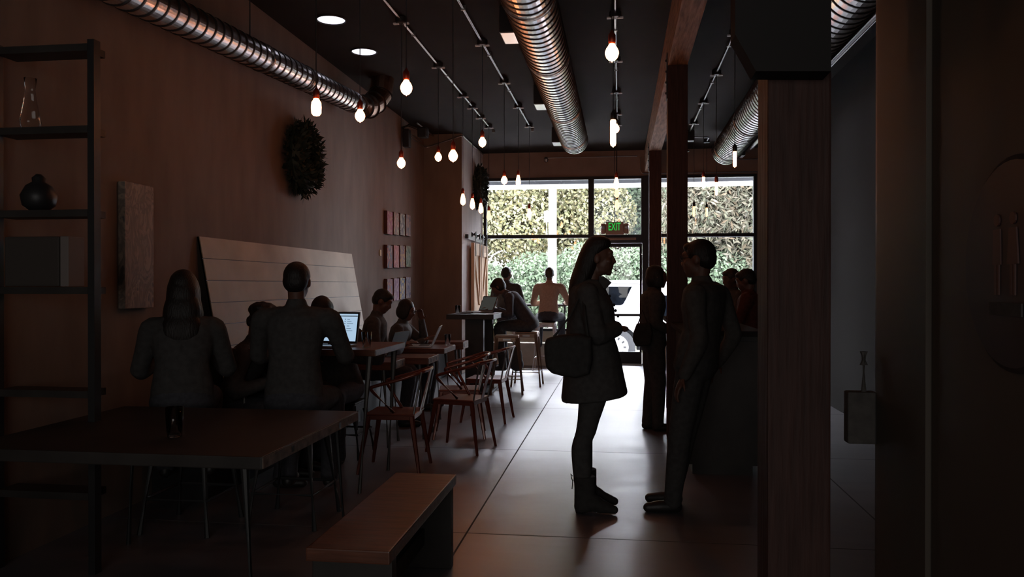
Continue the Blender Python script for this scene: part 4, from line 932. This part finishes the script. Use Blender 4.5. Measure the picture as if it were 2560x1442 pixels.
def build_person(lab, root, J, hair, cols, voxel=.011, hs=1.0, glasses=False, skip=()):
    """J: world-space joints"""
    t = thing('person', lab, 'person', root); O = V(root); L = lambda p: V(p)-O
    J = {k: ([L(q) for q in v] if isinstance(v, list) else (L(v) if k in ('head', 'neck', 'chest', 'pelvis') else v)) for k, v in J.items()}
    Mh = J['Mh']; sp, scn = J['side_p'], J['side_c']; top, bot, shoe, hm = cols
    b = NB(); head_shapes(b, J['head'], Mh, hs)
    hb = J['head']+Mh@V((0, -.025, -.05)); limb(b, [hb, J['neck'], J['chest'].lerp(J['neck'], .5)], [.052, .050, .06])
    torso(b, J['pelvis'], J['chest'], J['neck'], sp, scn, .90)
    for i in (0, 1):
        sh, el, wr, hp, kn, an = (J[k][i] for k in ('sh', 'el', 'wr', 'hip', 'kn', 'an'))
        limb(b, [sh, sh.lerp(el, .5), el, el.lerp(wr, .4), wr], [.048, .043, .036, .037, .024])
        hd = J.get('hd', [None, None])[i] or (wr-el); hu = J.get('hu', V((0, 0, 1))); hand_shapes(b, wr, hd, hu, 1.0, J.get('curl', .6), 1 if i == 0 else -1)
        limb(b, [hp, hp.lerp(kn, .5), kn, kn.lerp(an, .35), an], [.080, .070, .052, .052, .034])
        fd = J['fd'][i]+O; limb(b, [an, an+V((0, 0, -.04))+fd*.02, an+V((0, 0, -.055))+fd*.10], [.034, .033, .025])
    blend('body', b, M['skin'], t, voxel)
    b = NB(); hair_shapes(b, J['head'], Mh, hair, hs, len(lab)); blend('hair', b, M[hm], t, voxel*.9, 2)
    if 'top' not in skip:
        b = NB(); torso(b, J['pelvis'], J['chest'], J['neck'], sp, scn, 1.06)
        limb(b, [J['chest'].lerp(J['neck'], .3), J['chest'].lerp(J['neck'], .85)], [.085, .066])
        for i in (0, 1):
            sh, el, wr = (J[k][i] for k in ('sh', 'el', 'wr')); limb(b, [J['chest'].lerp(sh, .5), sh, sh.lerp(el, .5), el, el.lerp(wr, .5), el.lerp(wr, .93)], [.085, .068, .058, .053, .048, .039])
        blend('top' if 'name' not in J else J['name'], b, M[top], t, voxel)
    b = NB()
    ax = (J['chest']-J['pelvis']).normalized(); fp = sp.cross(ax).normalized()*-1
    loft(b, [ering(J['pelvis']-ax*.11, sp*.13, fp*.10), ering(J['pelvis']-ax*.04, sp*.182, fp*.13), ering(J['pelvis']+ax*.05, sp*.172, fp*.122)])
    for i in (0, 1):
        hp, kn, an = (J[k][i] for k in ('hip', 'kn', 'an'))
        limb(b, [hp, hp.lerp(kn, .5), kn, kn.lerp(an, .35), kn.lerp(an, .93), an+V((0, 0, -.015))], [.095, .088, .072, .068, .056, .058])
    blend('trousers', b, M[bot], t, voxel)
    for i in (0, 1):
        an = J['an'][i]; fd = J['fd'][i]+O; b = NB(); zf = -.0
        limb(b, [an+V((0, 0, .02)), an+V((0, 0, -.045))-fd*.015], [.046, .042]); limb(b, [an+V((0, 0, -.05))-fd*.02, an+V((0, 0, -.052))+fd*.08, an+V((0, 0, -.058))+fd*.155], [.040, .040, .030])
        fl = an.z-.085; blend('shoe', b, M[shoe], t, voxel*.9, 2, floor_clip=fl)
    if glasses:
        g = NB(); c = J['head']
        for sx in (-1, 1):
            pts = [c+Mh@V((sx*.034+.024*math.cos(a), .096, .012+.018*math.sin(a))) for a in np.linspace(0, 2*math.pi, 17)]; tube(g, pts, .0022, 5)
            tube(g, [c+Mh@V((sx*.058, .095, .016)), c+Mh@V((sx*.080, .01, .01))], .0022, 5)
        tube(g, [c+Mh@V((-.01, .098, .016)), c+Mh@V((.01, .098, .016))], .0022, 5); obj('glasses', g, M['black'], t)
    return t
def Mhead(yaw, pitch, roll=0): return rotz(yaw)@Matrix.Rotation(-pitch, 3, 'X')@Matrix.Rotation(roll, 3, 'Y')
def seated(lab, x, y, yaw, seat, lean, hp=0.3, hyaw=0, hair='short', cols=('cloth_black', 'denim', 'shoe', 'hair'), hands=None, foot=None, voxel=.011, glasses=False, k=1.0, spread=.11, tor=.46, hunch=0, hs=1.0, hu=None, name=None):
    R = rotz(yaw); P0 = V((x, y, 0)); f = R@V((0, 1, 0)); r = R@V((1, 0, 0)); z = V((0, 0, 1))
    pel = P0+z*(seat+.11); ax = (z*math.cos(lean)+f*math.sin(lean)); chest = pel+ax*tor*k; ax2 = z*math.cos(lean+hunch)+f*math.sin(lean+hunch)
    neck = chest+ax2*.115; head = neck+(z*math.cos(hp*.7+hunch)+f*math.sin(hp*.7+hunch))*.125+f*.012
    foot_z = .085 if foot is None else foot
    hips = [pel+r*s*.09-z*.02 for s in (1, -1)]; kn = [P0+f*.43+r*s*spread*1.2+z*(seat+.075) for s in (1, -1)]; an = [P0+f*.36+r*s*spread*1.2+z*foot_z for s in (1, -1)]
    sh = [chest+r*s*.185*k+ax*.02 for s in (1, -1)]
    if hands is None: hands = [(.13, .44, seat+.32), (-.13, .44, seat+.32)]
    wr = [P0+R@V(h) for h in hands]; el = []
    for s, a, b_ in zip((1, -1), sh, wr):
        m = (a+b_)/2; dlen = (b_-a).length; h = math.sqrt(max(.0, .30**2-(dlen/2)**2)); dirn = (r*s*.45-z*.85-f*.15); dn = (b_-a).normalized(); dirn = (dirn-dn*dirn.dot(dn)).normalized(); el.append(m+dirn*h)
    J = dict(head=head, neck=neck, chest=chest, pelvis=pel, sh=sh, el=el, wr=wr, hip=hips, kn=kn, an=an, Mh=Mhead(yaw+hyaw, hp), side_p=r, side_c=r, fd=[f, f])
    if hu: J['hu'] = hu
    if name: J['name'] = name
    return build_person(lab, (x, y, 0), J, hair, cols, voxel, hs, glasses)
def standing(lab, x, y, yaw, h=1.72, hp=.05, hyaw=0, hair='short', cols=('cloth_black', 'denim', 'shoe', 'hair'), lean=0, hands=None, voxel=.011, glasses=False, foot_off=0, stance=.1, name=None):
    k = h/1.74; R = rotz(yaw); P0 = V((x, y, 0)); f = R@V((0, 1, 0)); r = R@V((1, 0, 0)); z = V((0, 0, 1))
    pel = P0+z*.97*k; chest = pel+z*.45*k+f*lean*.3; neck = chest+z*.10*k+f*(.01+lean*.1); head = neck+z*.125*k+f*.03
    an = [P0+r*s*stance+f*(foot_off+.04*s)+z*.085 for s in (1, -1)]; hips = [pel+r*s*.09-z*.03 for s in (1, -1)]; kn = [(hp_+a)*.5+f*.025 for hp_, a in zip(hips, an)]
    sh = [chest+r*s*.185*k+z*.02 for s in (1, -1)]
    if hands is None: hands = [(.24, .06, .80), (-.24, .06, .80)]
    wr = [P0+R@(V(q)*k) for q in hands]; el = []
    for s, a, b_ in zip((1, -1), sh, wr):
        m = (a+b_)/2; dl_ = (b_-a).length; hh = math.sqrt(max(.0004, (.29*k)**2-(dl_/2)**2)); dirn = (r*s*.35-z*.6-f*.5); dn = (b_-a).normalized(); dirn = (dirn-dn*dirn.dot(dn)).normalized(); el.append(m+dirn*hh)
    J = dict(head=head, neck=neck, chest=chest, pelvis=pel, sh=sh, el=el, wr=wr, hip=hips, kn=kn, an=an, Mh=Mhead(yaw+hyaw, hp), side_p=r, side_c=r, fd=[f, f], hu=-f if False else V((0, .3, 1)))
    if name: J['name'] = name
    return build_person(lab, (x, y, 0), J, hair, cols, voxel, k**.3, glasses)
HP = math.pi/2
# --- the standing woman in profile (faces +x)
Yw = 5.08
def ww(u, v): return at(u, v, Yw)
root = V((ww(1480, 700).x, Yw, 0)); wt = thing('person', 'person with very long straight hair and a flared coat, standing in profile', 'person', root)
def sil(rows, y=Yw, n=28, p=2.3, x0=None):
    rings = []
    for vL, uL, vR, uR, hd in rows:
        a, b_ = ww(uL, vL), ww(uR, vR); a.y = b_.y = y; c = (a+b_)/2-root; rings.append(ering(c, (b_-a)/2, V((0, hd, 0)), n, p))
    return rings
Mw = Mhead(-HP, .02); hc = ww(1496, 646)-root
b = NB(); head_shapes(b, hc, Mw, 1.0)
limb(b, [hc+V((-.03, 0, -.06)), ww(1478, 705)-root], [.052, .055])
loft(b, sil([(v, l+6, v, r-8, h-.03) for v, l, r, h in ((716, 1436, 1508, .13), (760, 1428, 1524, .17), (830, 1430, 1520, .15), (900, 1424, 1526, .17), (960, 1430, 1526, .17))]))
LEG = [(950, 1448, 1530, .10), (990, 1449, 1519, .088), (1043, 1446, 1500, .072), (1075, 1441, 1491, .066), (1092, 1435, 1483, .062), (1110, 1431, 1480, .062), (1130, 1431, 1480, .062), (1168, 1434, 1480, .054), (1205, 1439, 1479, .045), (1240, 1442, 1478, .04)]
for s in (-.10, .10): loft(b, [[q+V((0, s, 0)) for q in r_] for r_ in sil([(v, l+3, v, r-3, h-.006) for v, l, v2, r, h in [(a, l, a, r, h) for a, l, r, h in LEG]])])
for s in (-1, 1):
    sh = ww(1472, 728)-root+V((0, s*.165, 0)); el = ww(1492, 838)-root+V((0, s*.215, 0)); wr = ww(1540, 824)-root+V((0, s*.075, 0))
    limb(b, [sh, sh.lerp(el, .5), el, el.lerp(wr, .4), wr], [.045, .042, .034, .034, .024]); hand_shapes(b, wr, (wr-el)+V((.0, -s*.08, .02)), V((0, 0, 1)), .9, .9, s)
blend('body', b, M['skin'], wt, .008, 2)
b = NB(); loft(b, sil([(589, 1486, 589, 1506, .02), (592, 1476, 593, 1518, .05), (600, 1467, 601, 1527, .074), (612, 1458, 614, 1528, .082), (635, 1447, 635, 1508, .086), (655, 1440, 655, 1499, .09), (673, 1434, 673, 1492, .095), (692, 1427, 692, 1484, .105), (710, 1423, 712, 1474, .115), (727, 1421, 735, 1458, .11), (738, 1422, 748, 1440, .07)]))
blend('hair', b, M['hair'], wt, .009, 1)
b = NB()
loft(b, sil([(696, 1452, 700, 1508, .085), (704, 1440, 708, 1512, .12), (716, 1427, 722, 1514, .175), (734, 1422, 738, 1522, .20), (752, 1421, 756, 1531, .215), (772, 1420, 772, 1536, .21), (798, 1418, 798, 1538, .20), (822, 1416, 822, 1537, .19), (845, 1415, 845, 1537, .19), (865, 1413, 865, 1544, .20), (900, 1411, 900, 1553, .215), (941, 1408, 941, 1561, .23), (975, 1405, 968, 1567, .245), (990, 1403, 981, 1570, .25), (1001, 1405, 985, 1566, .25)]))
for s in (-1, 1):
    sh = ww(1470, 732)-root+V((0, s*.165, 0)); el = ww(1494, 834)-root+V((0, s*.215, 0)); wr = ww(1538, 822)-root+V((0, s*.085, 0))
    limb(b, [sh, sh.lerp(el, .5), el, el.lerp(wr, .5), wr], [.07, .064, .062, .056, .048])
blend('coat', b, M['cloth_black'], wt, .010, 1)
b = NB(); prism(b, [ww(u, v)-root+V((0, -.09, 0)) for u, v in ((1498, 690), (1510, 691), (1530, 706), (1515, 722), (1500, 716))], (0, .03, 0)); obj('collar', b, M['cloth_black'], wt); b = NB(); prism(b, [ww(u, v)-root+V((0, .06, 0)) for u, v in ((1498, 690), (1510, 691), (1527, 706), (1514, 720), (1500, 716))], (0, .03, 0)); obj('collar', b, M['cloth_black'], wt)
b = NB()
for k, (u, v) in enumerate(((1524, 740), (1535, 762), (1539, 776), (1545, 790))): ell(b, ww(u, v)-root, (.009, .012, .010), n=8)
obj('buttons', b, M['black'], wt)
b = NB()
for s in (-.10, .10): loft(b, [[q+V((0, s, 0)) for q in r_] for r_ in sil([(a, l, a, r, h) for a, l, r, h in LEG[:-1]])])
blend('leggings', b, M['cloth_black'], wt, .009, 2)
for s in (-.10, .10):
    b = NB(); zz = lambda u, z: V((ww(u, 1240).x, Yw+s, z))-root
    loft(b, [ering(zz(1463, .235), V((.068, 0, 0)), V((0, .062, 0))), ering(zz(1464, .16), V((.066, 0, 0)), V((0, .055, 0))), ering(zz(1464, .10), V((.066, 0, 0)), V((0, .048, 0))), ering(zz(1466, .04), V((.072, 0, 0)), V((0, .045, 0)))])
    limb(b, [zz(1455, .045), zz(1480, .075), zz(1505, .048), zz(1536, .030)], [.046, .052, .044, .026]); box(b, zz(1440, 0), zz(1462, .04)+V((0, .06, 0))-V((0, .03, 0)) if False else zz(1462, .04)+V((0, .035, 0)))
    bo = blend('boot', b, M['leather'], wt, .008, 2, floor_clip=0.0)
    g = NB(); c = zz(1434, .20); tube(g, [c+V((0, 0, .03)), c+V((-.012, 0, .045)), c+V((-.008, 0, .02)), c, c+V((-.004, 0, -.05))], .003, 5); obj('lace', g, M['leather'], bo)
# her shoulder bag (a thing of its own)
yb = Yw-.30; bt = thing('shoulder_bag', 'dark rounded shoulder bag hanging at the hip of the long-haired person', 'bag', (xat(1410, yb), yb, 0))
def bw(u, v): return at(u, v, yb)-V(bt.location)
b = NB(); outl = [(1367, 845), (1404, 836), (1450, 834), (1480, 842), (1482, 900), (1474, 935), (1440, 944), (1407, 939), (1380, 932), (1366, 918), (1362, 890), (1361, 862)]
rings = []
for yy, k in ((-.065, .86), (-.05, .97), (-.02, 1.0), (.02, 1.0), (.05, .97), (.065, .86)):
    cc = bw(1422, 890); rings.append([cc+(bw(u, v)-cc)*k+V((0, yy, 0)) for u, v in outl])
loft(b, rings); blend('bag_body', b, M['leather'], bt, .009, 3)
b = NB(); tube(b, [bw(1385, 842), bw(1425, 790)+V((0, .03, 0)), bw(1455, 722)+V((0, .13, 0))], .010, 6); tube(b, [bw(1455, 722)+V((0, .13, 0)), bw(1462, 790)+V((0, .01, 0)), bw(1470, 845)], .010, 6); obj('strap', b, M['leather'], bt)

# --- the man leaning at the counter, facing left
Yk = 5.15
def kk(u, v, dy=0): return at(u, v, Yk+dy)
fdir = V((-.92, .38, 0)).normalized(); rside = V((fdir.y, -fdir.x, 0)); yawk = math.atan2(-fdir.x, fdir.y)
pel = kk(1742, 900); chest = kk(1762, 735); neck = kk(1752, 698); head = kk(1745, 648)
J = dict(head=head, neck=neck, chest=chest, pelvis=pel, sh=[chest+rside*.22+V((.03, 0, .0)), chest-rside*.22], hip=[pel+rside*.09, pel-rside*.09],
         Mh=Mhead(yawk+.05, .10), side_p=rside*1.12, side_c=rside*1.2, fd=[V((-1, .15, 0)), V((-1, -.1, 0))])
J['kn'] = [kk(1712, 1085, .05), kk(1700, 1085, -.10)]; a1 = kk(1684, 1230, .13); a2 = kk(1682, 1230, -.06); a1.z = a2.z = .085; J['an'] = [a1, a2]
J['el'] = [J['sh'][0]+V((.10, .02, -.27)), J['sh'][1]+V((.03, -.04, -.28))]; J['wr'] = [J['el'][0]+V((-.10, .10, -.20)), J['el'][1]+V((-.10, -.02, -.22))]; J['name'] = 'jacket'
build_person('person in a dark jacket and glasses standing at the counter facing left', (pel.x, Yk, 0), J, 'short', ('cloth_char', 'cloth_black', 'shoe', 'hair'), .010, 1.02, True)
# --- others
x = xat(1632, 7.95); standing('person in a dark coat standing beyond the tall timber post, facing the counter', x, 7.95, -HP+.15, 1.58, .05, 0, 'bob', ('cloth_black', 'cloth_black', 'shoe', 'hair'), name='coat', hands=[(.16, .22, 1.05), (-.20, .16, .95)], stance=.06)
yb2 = 7.85; bt2 = thing('handbag', 'dark handbag on the arm of the person beyond the timber post', 'bag', (xat(1604, yb2), yb2-.12, 0)); o2 = V(bt2.location)
b = NB(); outl = [(1592, 808), (1625, 806), (1632, 830), (1626, 864), (1590, 866), (1582, 850), (1583, 832)]; rings = []
for yy, k in ((-.05, .9), (-.03, 1), (.03, 1), (.05, .9)):
    cc = at(1608, 836, yb2-.12)-o2; rings.append([cc+(at(u, v, yb2-.12)-o2-cc)*k+V((0, yy, 0)) for u, v in outl])
loft(b, rings); blend('bag_body', b, M['leather'], bt2, .01, 2)
b = NB(); tube(b, [at(1596, 808, yb2-.12)-o2, at(1606, 775, yb2-.1)-o2, at(1618, 806, yb2-.12)-o2], .008, 6); obj('handle', b, M['leather'], bt2)
standing('brown-haired person behind the counter, farther of the two right of the standing man', xat(1834, 9.2), 9.2, HP+.4, 1.57, .25, 0, 'short', ('cloth_black', 'cloth_black', 'shoe', 'hair_brown'), hands=[(.15, .35, 1.05), (-.15, .35, 1.05)], voxel=.012)
standing('person in a rust-coloured top behind the counter, nearer of the two', xat(1859, 8.2)+.06, 8.2, HP-.3, 1.545, .35, 0, 'short', ('cloth_red', 'cloth_black', 'shoe', 'hair'), hands=[(.15, .35, 1.05), (-.15, .35, 1.05)], voxel=.012)
# hunched man at the high table (faces -x)
seated('person in dark clothes hunched over a laptop at the black high table', -1.27, 11.25, HP, .765, .62, .55, 0, 'cap', ('cloth_navy', 'cloth_black', 'shoe', 'hair'), hands=[(.10, .48, 1.075), (-.22, .50, 1.075)], foot=.30, hunch=.35, tor=.44)
t = thing('backpack', 'dark backpack hanging from the empty bar stool by the high table', 'bag', (xat(1293, 11.1), 11.0, 0))
b = NB(); ell(b, (0, 0, .42), (.09, .07, .15)); ell(b, (.01, 0, .32), (.10, .08, .10)); blend('bag_body', b, M['cloth_black'], t, .012); b = NB(); tube(b, [(-.02, 0, .55), (-.04, 0, .62), (-.11, .02, .66)], .008, 6); obj('strap', b, M['cloth_black'], t)
xi = xat(1370, 13.35)
seated('person in a beige sweater sitting at the window counter, back turned', xi, 13.42, 0, .80, .28, .12, 0, 'short', ('cloth_beige', 'denim', 'shoe', 'hair_brown'), hands=[(.26, .40, 1.11), (-.10, .42, 1.11)], foot=.42, spread=.16, tor=.43, k=1.1, name='sweater')
seated('short-haired person at the window counter, only the head showing above the hunched one', -1.92, 13.45, 0, .80, .15, .05, -.5, 'short', ('cloth_black', 'denim', 'shoe', 'hair'), hands=[(.13, .42, 1.11), (-.13, .42, 1.11)], foot=.42)
# people along the wall
seated('short-haired person bent over in profile, left of the one with glasses', -2.53, 7.88, -HP+.15, .46, .14, .50, 0, 'short', ('cloth_char', 'denim', 'shoe', 'hair'), hands=[(.12, .36, .82), (-.12, .36, .82)], voxel=.011, tor=.455)
seated('person with glasses and chin-length hair leaning on the table behind the silver laptop', -2.58, 9.02, -HP, .46, .20, .35, 0, 'bob', ('cloth_char', 'denim', 'shoe', 'hair'), hands=[(.26, .40, .80), (-.02, .30, 1.02)], glasses=True, voxel=.011, tor=.33)
seated('broad-shouldered short-haired person seen from behind in front of the glowing laptop', xat(735, 4.62), 4.62, math.radians(8), .62, .10, .10, 0, 'short', ('cloth_black', 'denim', 'shoe', 'hair'), hands=[(.16, .46, 1.02), (-.16, .46, 1.02)], foot=.20, k=1.12, voxel=.010, tor=.42, name='shirt')
seated('person with long hair seated in front of the tall painting', xat(452, 4.42)+.01, 4.42, math.radians(25), .64, .10, .10, 0, 'long', ('cloth_black', 'denim', 'shoe', 'hair'), hands=[(.10, .36, 1.0), (-.10, .36, 1.0)], foot=.30, k=.93, voxel=.011, tor=.43)
seated('curly-haired person low at the wall between the two nearer seated people', -2.74, 5.42, math.radians(-80), .46, .30, .55, 0, 'curly', ('cloth_black', 'denim', 'shoe', 'hair'), voxel=.011, tor=.37, hands=[(.14, .30, .75), (-.14, .30, .75)])
seated('dark figure facing the camera across the high table, behind the glowing laptop', xat(858, 6.45), 6.45, math.pi-.1, .46, .50, .9, 0, 'short', ('cloth_black', 'denim', 'shoe', 'hair'), hands=[(.15, .18, .82), (-.15, .18, .82)], k=1.15, tor=.43)
seated('dark figure behind the left shoulder of the person seen from behind', -2.76, 6.05, -HP-.1, .46, .30, .7, 0, 'short', ('cloth_black', 'denim', 'shoe', 'hair'), hands=[(.15, .18, .82), (-.15, .18, .82)], tor=.41)
for (x, y, lab) in ((xat(858, 6.45), 6.45, 'dark low stool under the figure behind the glowing laptop'),):
    stool(lab, x, y, 0, 'black', .455)
